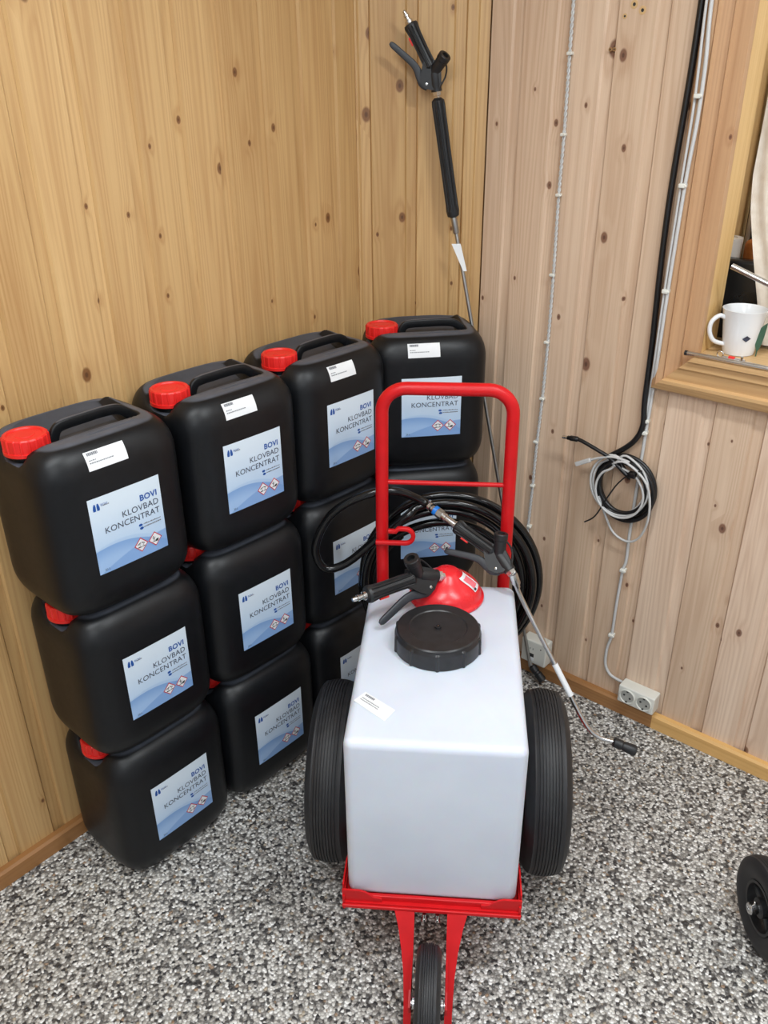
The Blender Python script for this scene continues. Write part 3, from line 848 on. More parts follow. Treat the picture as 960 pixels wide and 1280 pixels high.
# ------------------------------------------------------------------ spray guns (one shared shape)
def gun_meshes():
    """grip plane: local x right, z up, y away from the viewer; origin in the valve block"""
    G = {}
    g0, g1 = Vector((-0.0610, 0, 0.1370)), Vector((-0.0075, 0, 0.030))
    d = (g1 - g0).normalized(); L = (g1 - g0).length
    def ribg(a, i): return -0.0030 if (3 <= i <= 6 and math.cos(a * 12) > 0.35) else 0.0
    G['grip'] = (MB().lathe([(0.0125, 0.0), (0.0185, 0.002), (0.0205, 0.008), (0.0190, 0.018), (0.0175, 0.030), (0.0170, L * 0.6), (0.0175, L * 0.85), (0.0180, L), (0.010, L + 0.012)], 96, o=g0, d=d, rib=ribg), 'black_gun')
    m = MB()
    m.poly([Vector(p) for p in ((-0.026, -0.013, 0.040), (0.012, -0.013, 0.044), (0.024, -0.013, 0.020), (0.024, -0.013, -0.016), (0.0165, -0.013, -0.030), (-0.004, -0.013, -0.032), (-0.022, -0.013, -0.028), (-0.036, -0.013, -0.012), (-0.034, -0.013, 0.012))], 0.026, (0, 1, 0))
    m.lathe([(0.0165, -0.012), (0.0170, 0.020), (0.0150, 0.028), (0.0155, 0.036), (0.012, 0.037)], 24, o=(0.006, 0, 0.0), d=(0.12, 0, -1))
    G['valve_block'] = (m, 'black_gun')
    k0 = Vector((0.004, 0, 0.014)); kd = Vector((0.56, -0.45, 0.70))
    G['knob'] = (MB().lathe([(0.0150, 0.0), (0.0160, 0.02), (0.0162, 0.040), (0.0180, 0.042), (0.0180, 0.056), (0.0165, 0.058), (0.0095, 0.058), (0.0088, 0.046), (0.0, 0.046)], 28, o=k0, d=kd), 'black_gun')
    tr = catmull([(-0.014, 0, -0.022), (-0.028, 0, -0.014), (-0.0375, 0, 0.004), (-0.044, 0, 0.022), (-0.058, 0, 0.040), (-0.090, 0, 0.068), (-0.118, 0, 0.092)], 5)
    n_ = len(tr)
    G['trigger'] = (MB().tube(tr, [0.0125] * 8 + [0.0115 - 0.0035 * k / (n_ - 10) for k in range(n_ - 10)] + [0.007, 0.004], 16, flat=(1.0, 0.55), up=(0, 1, 0)), 'grey_gun')
    gd = catmull([(0.030, -0.02, 0.046), (0.039, -0.008, 0.026), (0.036, 0, 0.002), (0.022, 0, -0.022)], 5)
    G['strap'] = (MB().tube(gd, 0.0024, 8), 'black_gun')
    G['pivot_pin'] = (MB().lathe([(0.0036, 0), (0.0036, 0.0015), (0.001, 0.0024)], 12, o=(-0.018, -0.013, -0.016), d=(0, -1, 0)), 'steel')
    rl0 = g0 + d * 0.030 + Vector((-0.0165, 0, -0.0090)); rl1 = g0 + d * 0.052 + Vector((-0.0165, 0, -0.0090))
    G['safety_latch'] = (MB().tube([rl0, rl1], 0.0040, 8, flat=(1, 0.7)), 'red_plastic')
    G['outlet_nut'] = (MB().lathe([(0.0130, 0.0), (0.0130, 0.010), (0.0090, 0.011), (0.0090, 0.018)], 6, o=(0.0105, 0, -0.0365), d=(0.12, 0, -1)), 'steel')
    i0 = g0 - d * 0.001
    G['inlet_nipple'] = (MB().lathe([(0.0105, 0.0), (0.0105, 0.007), (0.0062, 0.009), (0.0062, 0.016), (0.0078, 0.018), (0.0078, 0.022), (0.0056, 0.023), (0.0056, 0.031), (0.0040, 0.034)], 16, o=i0, d=-d), 'steel')
    return {k: v[0].mesh(k, v[1], ang=35) for k, v in G.items()}
GUN = gun_meshes()
GRIP_A, GRIP_B = Vector((-0.0610, 0, 0.1370)), Vector((-0.0075, 0, 0.030))
def gun_thing(name, label, origin, pa, pb, toward, skip=(), scale=0.80):
    """pa, pb: world points the grip start and the valve block come closest to; toward: direction faced by the visible side"""
    pa, pb = Vector(pa), Vector(pb)
    dl = (Vector((0, 0, 0)) - GRIP_A).normalized(); dw = (pb - pa).normalized()
    nl = Vector((0, -1, 0)); nw = Vector(toward); nw = (nw - dw * nw.dot(dw)).normalized()
    ML = Matrix((dl, nl, dl.cross(nl))).transposed(); MW = Matrix((dw, nw, dw.cross(nw))).transposed()
    Rm = MW @ ML.inverted()
    M = Matrix.Translation(pb) @ Rm.to_4x4() @ Matrix.Diagonal((scale, scale, scale, 1))
    t = thing(name, label, 'spray gun', origin)
    T = Matrix.Translation(-Vector(origin)) @ M
    for k, me in GUN.items():
        if k in skip: continue
        o = link(k, me, t); o.matrix_local = T
    return t, T
def to_world(x, y, z):
    a = CYAW; return CO + Vector((math.cos(a) * x + math.sin(a) * y, math.sin(a) * x - math.cos(a) * y, z))
CAMP = Vector((-1.849, -1.501, 1.6))

# gun 1: long lance leaning in the corner
pa, pb = Vector((-0.1401, -0.143, 1.6802)), Vector((-0.1116, -0.1837, 1.5785))
tip = Vector((-0.046, -0.570, 0.016)); bend = Vector((-0.046, -0.522, 0.055))
g1, T1 = gun_thing('spray_lance', 'long black spray lance with ribbed grip leaning in the wall corner', (tip.x, tip.y, 0.0), pa, pb, CAMP - pb)
org = Vector((tip.x, tip.y, 0))
out = (T1 @ Vector((0.0125, 0, -0.052))) + org
E1 = Vector((-0.0797, -0.2295, 1.2751))                        # end of the black sleeve
def sub(*ps): return [Vector(p) - org for p in ps]
MB().lathe([(0.006, 0), (0.006, 0.02)], 12, o=out - org + (out - E1).normalized() * 0.012, d=(E1 - out)).build('joint', 'steel', g1)
dv = (E1 - out); L = dv.length
def ribs(a, i): return -0.0026 if (2 <= i <= 5 and math.cos(a * 12) > 0.35) else 0.0
MB().lathe([(0.008, 0.0), (0.0145, 0.006), (0.0155, 0.016), (0.0152, 0.03), (0.0148, L * 0.5), (0.0150, L - 0.03), (0.0158, L - 0.016), (0.0140, L - 0.004), (0.007, L)], 72, o=out - org, d=dv, rib=ribs).build('grip_sleeve', 'black_gun', g1, ang=35)
pd = (bend - E1).normalized()
MB().lathe([(0.0078, 0.0), (0.0078, 0.035), (0.0060, 0.038)], 14, o=E1 - org, d=pd).build('ferrule', 'steel_dull', g1)
MB().tube(catmull([E1 - org, (E1 + pd * 0.4) - org, (bend - pd * 0.06) - org, (bend - pd * 0.02) - org, bend + (tip - bend) * 0.12 - org, bend + (tip - bend) * 0.5 - org], 5), 0.0047, 12).build('pipe', 'steel_dull', g1)
MB().lathe([(0.007, 0), (0.0115, 0.004), (0.0115, 0.020), (0.0098, 0.022), (0.0098, 0.028), (0.0118, 0.030), (0.0118, 0.052), (0.009, 0.054)], 20, o=bend + (tip - bend) * 0.12 - org, d=(tip - bend)).build('nozzle', 'black_gun', g1)
# white paper tag folded round the pipe
q0 = E1 + pd * 0.062 - org; q1 = E1 + pd * 0.128 - org
sd = Vector((0.644, -0.765, 0)); nn = (CAMP - E1).normalized()
m = MB(); m.poly([q0 - sd * 0.016 + nn * 0.0055, q0 + sd * 0.006 + nn * 0.0055, q1 + sd * 0.010 + nn * 0.0055, q1 + sd * 0.001 + nn * 0.0055], 0.0006, nn)
tg = m.build('paper_tag', 'paper', g1, ang=0); tg['label'] = 'white folded paper tag'

# gun 2: lying on the tank with the red bell
pa, pb = to_world(-0.142, -0.062, 0.652), to_world(-0.040, -0.136, 0.648)
g2o = to_world(0.010, -0.183, 0.575)
g2, T2 = gun_thing('bell_spray_gun', 'black spray gun ending in a red bell, lying on the white tank', g2o, pa, pb, Vector((math.sin(CYAW) - 0.25 * math.cos(CYAW), -math.cos(CYAW) - 0.25 * math.sin(CYAW), 0.35)), skip=(), scale=0.92)
bc = Vector((0, 0, 0))
MB().lathe([(0.0785, 0.0), (0.0810, 0.001), (0.0810, 0.006), (0.0760, 0.0085), (0.0745, 0.011), (0.0735, 0.018), (0.0700, 0.026), (0.0630, 0.035), (0.0530, 0.043), (0.0420, 0.050), (0.0330, 0.056), (0.0270, 0.062), (0.0220, 0.0665), (0.0120, 0.069), (0.0, 0.0695)], 64, o=bc).build('bell', 'red_bell', g2, ang=50)
o2 = T2 @ Vector((0.012, 0, -0.050))
MB().tube([o2, Vector((-0.004, 0.006, 0.056))], 0.0062, 12).build('bell_joint', 'brass', g2)
# sticker on the bell, bent over the shoulder towards the upper right
m = MB()
def bell_r(h):
    pr = [(0.0, 0.0745), (0.011, 0.0745), (0.018, 0.0735), (0.026, 0.0700), (0.035, 0.0630), (0.043, 0.0530), (0.050, 0.0420), (0.057, 0.0330), (0.066, 0.027), (0.072, 0.022)]
    for (h0, r0), (h1, r1) in zip(pr, pr[1:]):
        if h <= h1: return r0 + (r1 - r0) * (h - h0) / (h1 - h0)
    return 0.02
hs = [0.030, 0.035, 0.039, 0.043, 0.047, 0.051, 0.055, 0.058]
a0 = math.radians(-70) + CYAW * 0
AX = Vector((math.cos(CYAW), math.sin(CYAW), 0)); AF = Vector((math.sin(CYAW), -math.cos(CYAW), 0))
def bell_patch(m, c0, c1, hs, wdt, off):
    b0 = len(m.v)
    for h in hs:
        rr = bell_r(h) + off
        for k in range(6):
            lat = c0 + (c1 - c0) * k / 5
            an = lat * wdt / rr + 1.35
            m.v.append(AX * (math.sin(an) * rr) + AF * (math.cos(an) * rr) + Vector((0, 0, h + off)))
    for j in range(len(hs) - 1):
        for k in range(5): a = b0 + j * 6 + k; m.face((a, a + 1, a + 7, a + 6))
bell_patch(m, -1, 1, hs, 0.016, 0.0010)
bs = m.build('sticker', 'paper', g2, ang=60)
m = MB(); bell_patch(m, -0.70, 0.60, [0.036, 0.040, 0.043, 0.047, 0.050, 0.053], 0.016, 0.0016)
m.build('print', 'ink_pink', bs, ang=60)
m = MB(); bell_patch(m, -0.85, -0.35, [0.032, 0.036], 0.016, 0.0019); m.build('print', 'ink', bs, ang=60)

# gun 3: on the hose, lance hanging over the right-hand wheel
pa, pb = to_world(0.0315, -0.280, 0.694), to_world(0.1235, -0.213, 0.652)
g3o = to_world(0.13, -0.22, 0.575)
g3, T3 = gun_thing('hose_spray_gun', 'black spray gun on the hose with a steel lance hanging over the right wheel', g3o, pa, pb, CAMP - pb, skip=('inlet_nipple',), scale=0.85)
LW = lambda p: Vector(p) - g3o
ou = T3 @ Vector((0.0125, 0, -0.050))
l0, l1, l2, l3 = to_world(0.1742, -0.2001, 0.565), to_world(0.330, -0.090, 0.300), to_world(0.352, -0.084, 0.287), to_world(0.385, -0.079, 0.279)
MB().lathe([(0.0085, -0.006), (0.0098, -0.003), (0.0098, 0.024), (0.0070, 0.028), (0.0062, 0.036)], 20, o=ou, d=LW(l0) - ou, rib=lambda a, i: -0.0008 if (i in (1, 2) and math.cos(a * 14) > 0.3) else 0).build('lance_collar', 'steel', g3, ang=35)
lp = catmull([ou, LW(l0), LW(l0 + (l1 - l0) * 0.5), LW(l0 + (l1 - l0) * 0.93), LW(l2), LW(l3), LW(l3 + (l3 - l2) * 0.3)], 6)
MB().tube(lp, 0.0050, 14).build('lance_pipe', 'steel', g3)
MB().tube([LW(l0 + (l1 - l0) * 0.50), LW(l0 + (l1 - l0) * 0.74)], 0.0066, 14).build('pipe_sticker', 'paper', g3)['label'] = 'white paper sleeve round the pipe'
MB().lathe([(0.0085, 0), (0.0110, 0.003), (0.0110, 0.020), (0.0095, 0.022), (0.0105, 0.025), (0.0125, 0.045), (0.0110, 0.052), (0.0080, 0.053), (0.006, 0.048), (0, 0.048)], 22, o=LW(l3), d=LW(to_world(0.428, -0.068, 0.268)) - LW(l3)).build('nozzle', 'black_gun', g3, ang=35)
gi = T3 @ GRIP_A; gd = (T3 @ GRIP_A - T3 @ GRIP_B).normalized()
MB().lathe([(0.0095, -0.002), (0.0095, 0.004), (0.0080, 0.005), (0.0084, 0.010), (0.0084, 0.028), (0.0100, 0.029), (0.0100, 0.034), (0.0086, 0.035), (0.0086, 0.040)], 24, o=gi, d=gd).build('coupler', 'steel', g3, ang=35)
MB().lathe([(0.0115, 0.040), (0.0115, 0.054), (0.009, 0.055)], 6, o=gi, d=gd).build('coupler_nut', 'steel_dull', g3, ang=20)
MB().lathe([(0.0105, 0.0545), (0.0115, 0.056), (0.0115, 0.063), (0.0100, 0.064)], 24, o=gi, d=gd).build('coupler_ring', 'blue_ring', g3, ang=35)['label'] = 'bright blue ring'
MB().lathe([(0.0080, 0.064), (0.0080, 0.073), (0.0105, 0.0735), (0.0105, 0.080), (0.0085, 0.081)], 20, o=gi, d=gd).build('hose_clamp', 'steel', g3, ang=35)
MB().box(gi + gd * 0.077 + Vector((0, 0, 0.012)), (0.006, 0.006, 0.007), bev=0.001).build('clamp_screw', 'steel', g3)

# ------------------------------------------------------------------ hose coil behind the handle
hs_o = to_world(0.006, -0.335, 0.30)
hose = thing('water_hose', 'glossy black hose coiled behind the red trolley handle', 'hose', (hs_o.x, hs_o.y, 0.0))
HW = lambda x, y, z: to_world(x, y, z) - Vector((hs_o.x, hs_o.y, 0))
start = T3 @ (GRIP_A) + gd * 0.070 + g3o - Vector((hs_o.x, hs_o.y, 0))
s2 = start + gd * 0.03
lead = [start, s2, HW(-0.105, -0.312, 0.762), HW(-0.175, -0.300, 0.758), HW(-0.255, -0.300, 0.705), HW(-0.295, -0.300, 0.62), HW(-0.278, -0.305, 0.560), HW(-0.225, -0.312, 0.572), HW(-0.150, -0.318, 0.640), HW(-0.085, -0.322, 0.695)]
coil = []
turns = [(0.203, 0.219, 0.505, -0.338, 0.008), (0.182, 0.196, 0.505, -0.345, 0.004), (0.216, 0.232, 0.500, -0.362, 0.012), (0.196, 0.205, 0.487, -0.368, 0.008), (0.172, 0.182, 0.478, -0.366, 0.004)]
for t_, (rx, rz, zc, yy, xc) in enumerate(turns):
    for k in range(20):
        a = 1.92 - 2 * PI * k / 20                       # clockwise, start upper left
        f_ = k / 20
        nx = turns[min(t_ + 1, len(turns) - 1)]
        b = 0.0 if f_ < 0.6 else (f_ - 0.6) / 0.4
        mixv = [p * (1 - b) + q * b for p, q in zip((rx, rz, zc, yy, xc), nx)]
        coil.append(HW(mixv[4] + mixv[0] * math.cos(a), mixv[3], mixv[2] + mixv[1] * math.sin(a)))
MB().tube(catmull(lead + coil, 4), 0.0098, 14).build('coil', 'hose', hose, ang=60)


# ------------------------------------------------------------------ cables and sockets on the right wall
def wall_pts(ps, xx): return [Vector((xx, yy, zz)) for yy, zz in ps]
def rel(ps, o): return [p - Vector(o) for p in ps]
def clip(parent, o, yy, zz, xx=-0.006, s=1.0):
    m = MB(); m.box(Vector((xx, yy, zz)) - Vector(o), (0.014 * s, 0.011 * s, 0.007 * s), bev=0.002)
    m.lathe([(0.0028, 0), (0.0028, 0.004), (0.001, 0.005)], 8, o=Vector((xx - 0.004, yy - 0.006 * s, zz)) - Vector(o), d=(-1, 0, 0))
    m.build('cable_clip', 'white_plastic', parent, ang=35)
# twisted white cable, left
o = (0, -0.47, 0.47)
cb = thing('twisted_cable', 'thin twisted white cable clipped to the pale wall beside the corner', 'cable', o)
path = catmull(wall_pts([(-0.466, 2.36), (-0.467, 2.0), (-0.468, 1.721), (-0.469, 1.62), (-0.471, 1.46), (-0.470, 1.337), (-0.473, 1.157), (-0.473, 0.993), (-0.470, 0.846), (-0.465, 0.725), (-0.462, 0.597), (-0.458, 0.473), (-0.455, 0.36), (-0.458, 0.22), (-0.475, 0.12), (-0.490, 0.10)], -0.0055), 8)
for ph in (0, 1):
    tw = []
    dens = []
    for p, q in zip(path, path[1:]):
        for k in range(6): dens.append(p + (q - p) * k / 6)
    for p in dens:
        a = p.z * 260 + ph * PI; tw.append(p + Vector((math.cos(a) * 0.0014 , math.sin(a) * 0.0022, 0)) - Vector(o))
    MB().tube(tw, 0.0023, 6).build('strand', 'white_cable', cb, ang=60)
for zz in (1.623, 1.464, 1.337, 1.157, 0.993, 0.846, 0.725, 0.597, 0.473): clip(cb, o, -0.470 if zz > 0.8 else -0.462, zz)
# black cable with the coil
o = (0, -0.722, 0.68)
bc_ = thing('black_cable', 'thick black cable running down the wall into a tied coil', 'cable', o)
dn = [(-0.747, 2.36), (-0.748, 2.0), (-0.747, 1.708), (-0.745, 1.573), (-0.738, 1.38), (-0.738, 1.217), (-0.743, 1.04), (-0.744, 0.907), (-0.748, 0.845), (-0.735, 0.805), (-0.710, 0.775), (-0.675, 0.745)]
cl = []
for t_ in range(5):
    for k in range(16):
        a = 2.2 + 2 * PI * k / 16
        rr = (0.083, 0.074, 0.070, 0.078, 0.066)[t_]; ox = (0.0, 0.004, -0.004, 0.006, 0.0)[t_]; oz = (0.0, 0.003, -0.002, -0.006, 0.004)[t_]
        cl.append(Vector((-0.016 - 0.004 * t_, -0.726 - ox + 0.0 - rr * math.cos(a) * 0.93, 0.676 + oz + rr * math.sin(a))))
tail = [Vector((-0.042, -0.690, 0.752)), Vector((-0.043, -0.655, 0.765)), Vector((-0.042, -0.615, 0.776)), Vector((-0.040, -0.598, 0.778))]
dnv = wall_pts(dn, -0.014)
MB().tube(rel(catmull(dnv + cl[:1], 6), o), 0.0066, 12).build('run', 'black_cable', bc_, ang=60)
MB().tube(rel(catmull(cl + [Vector((-0.040, -0.745, 0.715))] + tail, 4), o), 0.0050, 10).build('coil', 'black_cable', bc_, ang=60)
pl = MB(); pl.lathe([(0.0045, 0), (0.0070, 0.004), (0.0070, 0.022), (0.0055, 0.024), (0.0055, 0.030)], 14, o=Vector((-0.040, -0.600, 0.778)) - Vector(o), d=(0, 0.98, -0.10))
pg = pl.build('plug', 'black_cable', bc_)
MB().lathe([(0.0042, 0.030), (0.0042, 0.044)], 12, o=Vector((-0.040, -0.600, 0.778)) - Vector(o), d=(0, 0.98, -0.10)).build('plug_tip', 'steel', pg)
MB().tube(rel(catmull([Vector((-0.046, -0.775, 0.745)), Vector((-0.050, -0.745, 0.727)), Vector((-0.040, -0.715, 0.690)), Vector((-0.036, -0.692, 0.645)), Vector((-0.046, -0.670, 0.590)), Vector((-0.040, -0.640, 0.560))], 5), o), 0.0020, 6).build('cable_tie', 'black_cable', bc_)
m = MB(); m.box(Vector((-0.046, -0.752, 0.728)) - Vector(o), (0.014, 0.018, 0.014), bev=0.002); m.build('tie_head', 'black_cable', bc_)
# white network cable
o = (0, -0.73, 0.68)
wc_ = thing('network_cable', 'slim white network cable with clear plug coiled with the black cable', 'cable', o)
run = wall_pts([(-0.764, 2.36), (-0.764, 2.0), (-0.763, 1.708), (-0.766, 1.60), (-0.767, 1.52), (-0.764, 1.38), (-0.761, 1.165), (-0.761, 1.022)], -0.030) + wall_pts([(-0.751, 0.926), (-0.747, 0.84), (-0.728, 0.79), (-0.700, 0.765)], -0.008)
wl = []
for t_ in range(3):
    for k in range(14):
        a = 2.0 + 2 * PI * k / 14
        rr = (0.072, 0.080, 0.066)[t_]; oy = (0.010, 0.006, 0.0)[t_]; oz = (0.0, 0.004, -0.012)[t_]
        wl.append(Vector((-0.026 - 0.007 * t_, -0.722 + oy - rr * math.cos(a) * 0.95, 0.680 + oz + rr * math.sin(a))))
wl += [Vector((-0.046, -0.700, 0.742)), Vector((-0.048, -0.735, 0.755)), Vector((-0.046, -0.790, 0.715)), Vector((-0.040, -0.805, 0.64)), Vector((-0.030, -0.790, 0.57)), Vector((-0.022, -0.757, 0.535)), Vector((-0.022, -0.715, 0.545)), Vector((-0.026, -0.690, 0.585)), Vector((-0.034, -0.668, 0.64))]
MB().tube(rel(catmull(run + wl, 4), o), 0.0030, 8).build('lead', 'white_cable', wc_, ang=60)
MB().tube(rel(catmull([Vector((-0.044, -0.740, 0.757)), Vector((-0.046, -0.700, 0.760)), Vector((-0.044, -0.665, 0.748)), Vector((-0.042, -0.640, 0.735))], 5), o), 0.0030, 8).build('lead_end', 'white_cable', wc_)
d_ = Vector((0, 0.035, -0.020)).normalized()
M3 = Matrix((Vector((1, 0, 0)), d_, Vector((1, 0, 0)).cross(d_))).transposed()
m = MB(); m.box(Vector((-0.042, -0.626, 0.727)) - Vector(o), (0.010, 0.030, 0.011), M=M3, bev=0.003); m.box(Vector((-0.042, -0.608, 0.7165)) - Vector(o), (0.009, 0.016, 0.010), M=M3)
m.build('plug', 'white_cable', wc_, ang=35)
# white power cable down to the double socket
o = (0, -0.75, 0.1)
pc = thing('power_cable', 'white power cable clipped down the wall to the double socket', 'cable', o)
pp = wall_pts([(-0.774, 2.36), (-0.774, 2.0), (-0.773, 1.72), (-0.779, 1.60), (-0.779, 1.50), (-0.773, 1.38), (-0.769, 1.165), (-0.768, 1.022)], -0.0315) + wall_pts([(-0.757, 0.926), (-0.755, 0.84), (-0.752, 0.70), (-0.750, 0.546), (-0.751, 0.472), (-0.745, 0.434), (-0.741, 0.321), (-0.740, 0.235), (-0.732, 0.186), (-0.733, 0.135), (-0.748, 0.108), (-0.770, 0.100), (-0.798, 0.098)], -0.0065)
MB().tube(rel(catmull(pp, 6), o), 0.0040, 10).build('lead', 'white_cable', pc, ang=60)
for yy, zz, xx in ((-0.774, 1.545, -0.032), (-0.769, 1.38, -0.032), (-0.765, 1.165, -0.032), (-0.752, 0.855, -0.008), (-0.752, 0.825, -0.008), (-0.747, 0.442, -0.008), (-0.740, 0.235, -0.008)): clip(pc, o, yy, zz, xx, 1.25)
# double socket
o = (0, -0.844, 0.086)
ds = thing('double_socket', 'white double power socket box above the skirting board', 'socket', o)
m = MB(); m.box((-0.020, 0, 0), (0.040, 0.102, 0.054), bev=0.004); m.build('housing', 'white_plastic', ds, ang=50)
for sy in (-1, 1):
    yy = -sy * 0.0235
    ot = MB().lathe([(0.0222, -0.002), (0.0222, 0.0030), (0.0212, 0.0038), (0.0196, 0.0036), (0.0188, 0.0006), (0.0, 0.0006)], 40, o=(-0.0400, yy, 0), d=(-1, 0, 0)).build('outlet', 'white_plastic', ds, ang=35)
    MB().lathe([(0.0182, 0.0004), (0.0182, 0.0010), (0.0, 0.0010)], 32, o=(-0.0400, yy, 0), d=(-1, 0, 0)).build('well', 'grey_mid', ot, ang=35)
    m = MB()
    for q in (-1, 1): m.lathe([(0.003, 0), (0.003, 0.0012)], 10, o=(-0.0408, yy + q * 0.0085, q * 0.003), d=(-1, 0, 0))
    m.box((-0.0420, yy, 0.0165), (0.003, 0.005, 0.003)); m.box((-0.0420, yy, -0.0165), (0.003, 0.005, 0.003))
    m.build('contact', 'grey_dark', ds)
# network outlet
o = (0, -0.526, 0.092)
ns = thing('network_outlet', 'square white network outlet box low on the wall behind the trolley', 'outlet', o)
MB().box((-0.020, 0, 0), (0.040, 0.080, 0.078), bev=0.005).build('housing', 'white_plastic', ns, ang=50)
MB().box((-0.0402, 0.004, -0.010), (0.002, 0.014, 0.011)).build('port', 'grey_dark', ns)
MB().box((-0.0402, 0.004, -0.022), (0.0016, 0.015, 0.010)).build('port_tab', 'paper', ns)
MB().box((-0.0400, 0.010, 0.012), (0.001, 0.002, 0.006)).build('mark', 'ink_grey', ns); MB().box((-0.0400, 0.001, 0.012), (0.001, 0.002, 0.006)).build('mark', 'ink_grey', ns)
MB().lathe([(0.002, 0), (0.002, 0.001)], 8, o=(-0.0398, -0.024, 0.020), d=(-1, 0, 0)).build('screw', 'grey_dark', ns)
# screw holes and plugs left in the upper boards
# ------------------------------------------------------------------ on the window sill
o = Vector((0.056, -0.911, 1.0352))
mug = thing('mug', 'white ceramic mug with a small blue emblem on the window sill', 'mug', o)
MB().lathe([(0.030, 0.0), (0.0325, 0.001), (0.0345, 0.010), (0.0375, 0.035), (0.0420, 0.070), (0.0465, 0.096), (0.0470, 0.0975), (0.0455, 0.098), (0.0440, 0.096), (0.0395, 0.070), (0.035, 0.035), (0.031, 0.008), (0.0, 0.006)], 48).build('body', 'ceramic', mug, ang=50)
hdir = Vector((-0.66, 0.75, 0)).normalized()
MB().tube(catmull([hdir * 0.0405 + Vector((0, 0, 0.078)), hdir * 0.054 + Vector((0, 0, 0.083)), hdir * 0.069 + Vector((0, 0, 0.070)), hdir * 0.070 + Vector((0, 0, 0.048)), hdir * 0.058 + Vector((0, 0, 0.028)), hdir * 0.034 + Vector((0, 0, 0.020))], 6), 0.0048, 14).build('handle', 'ceramic', mug, ang=60)
def mug_patch(pts2, off=0.0006):
    """pts2: (angle from viewer direction, height)"""
    base = math.atan2(-0.590, -1.905)
    out = []
    for a, z in pts2:
        rr = 0.0345 + (z - 0.01) * (0.0465 - 0.0345) / 0.086 + off
        out.append(Vector((math.cos(base + a) * rr, math.sin(base + a) * rr, z)))
    return out
m = MB(); b = mug_patch([(0.10, 0.041), (0.33, 0.0345), (0.56, 0.042), (0.33, 0.0485)], 0.0012); m.v += b; m.face((0, 1, 2, 3)); m.build('emblem', 'ink_navy', mug, ang=0)
# curtain
o = Vector((0.114, -0.95, 1.045))
edge = [(1.045, -0.937), (1.136, -0.915), (1.234, -0.888), (1.330, -0.864), (1.393, -0.857), (1.53, -0.858), (1.63, -0.856), (2.04, -0.856)]
def edge_y(z):
    for (z0, y0), (z1, y1) in zip(edge, edge[1:]):
        if z <= z1: t = (z - z0) / (z1 - z0); return y0 + (y1 - y0) * t
    return edge[-1][1]
m = MB(); NX, NZ = 60, 40
for side in (0, 1):
    b0 = len(m.v)
    for j in range(NZ + 1):
        z = 1.045 + (2.045 - 1.045) * j / NZ; ye = edge_y(z)
        for i in range(NX + 1):
            t = i / NX; yy = ye + (-1.22 - ye) * t
            xx = 0.114 + 0.008 * math.sin(t * 26 + z * 2) * (0.4 + 0.6 * t) + 0.004 * math.sin(t * 55 + z * 9) + side * 0.0012
            m.v.append(Vector((xx, yy, z)) - o)
    for j in range(NZ):
        for i in range(NX): a = b0 + j * (NX + 1) + i; m.face((a, a + 1, a + NX + 2, a + NX + 1))
cu = m.build('curtain', 'curtain', None, ang=180, loc=o)
tag(cu, 'cream woven curtain hanging in the window opening', 'curtain')
# leafy sprig between mug and curtain
o = Vector((0.050, -0.948, 1.036))
m = MB(); N = 10; b0 = 0
for i in range(N + 1):
    t = i / N; wd = 0.0085 * math.sin(PI * min(1, t * 0.95 + 0.05)) ** 0.8
    c_ = Vector((0.004 * t, -0.004 + 0.012 * math.sin(t * 2) - 0.022 * t, 0.012 + 0.062 * t)); s_ = Vector((0.3, -0.8, -0.3)).normalized()
    m.v += [c_ - s_ * wd, c_ + Vector((-0.0015, 0, 0)), c_ + s_ * wd]
for i in range(N): a = i * 3; m.face((a, a + 1, a + 4, a + 3)); m.face((a + 1, a + 2, a + 5, a + 4))
lf = thing('leaf_sprig', 'narrow green leaf standing between the mug and the curtain', 'leaf', o)
m.build('leaf', 'leaf_print', lf, ang=60)
MB().tube([Vector((0, -0.004, 0.0)), Vector((0, -0.004, 0.014))], 0.0015, 6).build('stem', 'leaf_print', lf)
# silver tubes
o = Vector((-0.034, -0.83, 1.0357))
tb = thing('chrome_tube', 'chrome tube lying along the front edge of the window sill', 'tube', o)
MB().tube([Vector((0, 0, 0.0052)), Vector((-0.004, -0.42, 0.0052))], 0.0052, 16).build('tube', 'steel', tb)
MB().tube([Vector((0.0, 0.002, 0.0052)), Vector((0, -0.004, 0.0052))], 0.0056, 16).build('end_cap', 'black_gun', tb)
o = Vector((0.0, -0.885, 1.228))
td = Vector((0.03, -0.076, -0.0255)).normalized()
tb2 = thing('slanting_tube', 'chrome tube slanting in front of the curtain above the mug', 'tube', (0, -0.885, 1.035))
MB().tube([Vector((0.0, 0, 0.193)), Vector((0.0, 0, 0.193)) + Vector((0.0, -0.076, -0.0252)).normalized() * 0.60], 0.0060, 16).build('tube', 'steel', tb2)
# little ring hook with red sleeve
o = Vector((-0.010, -0.90, 1.0357))
rk = thing('ring_hook', 'small steel ring hook with red sleeve beside the chrome tube', 'hook', o)
ringp = [Vector((0.004 * math.sin(a) * 0 , 0.004 + 0.0065 * math.cos(a), 0.0085 + 0.0065 * math.sin(a))) for a in [2 * PI * k / 18 for k in range(18)]]
MB().tube(ringp, 0.0014, 8, closed=True).build('ring', 'steel', rk)
MB().tube([Vector((0, -0.002, 0.004)), Vector((0, -0.050, 0.004))], 0.0026, 8).build('shank', 'steel', rk)
MB().tube([Vector((0, -0.015, 0.0045)), Vector((0, -0.028, 0.0045))], 0.0044, 10).build('sleeve', 'red_plastic', rk)
MB().lathe([(0.003, 0), (0.003, 0.008), (0.0015, 0.009)], 8, o=(0, -0.043, 0.003)).build('stud', 'steel', rk)
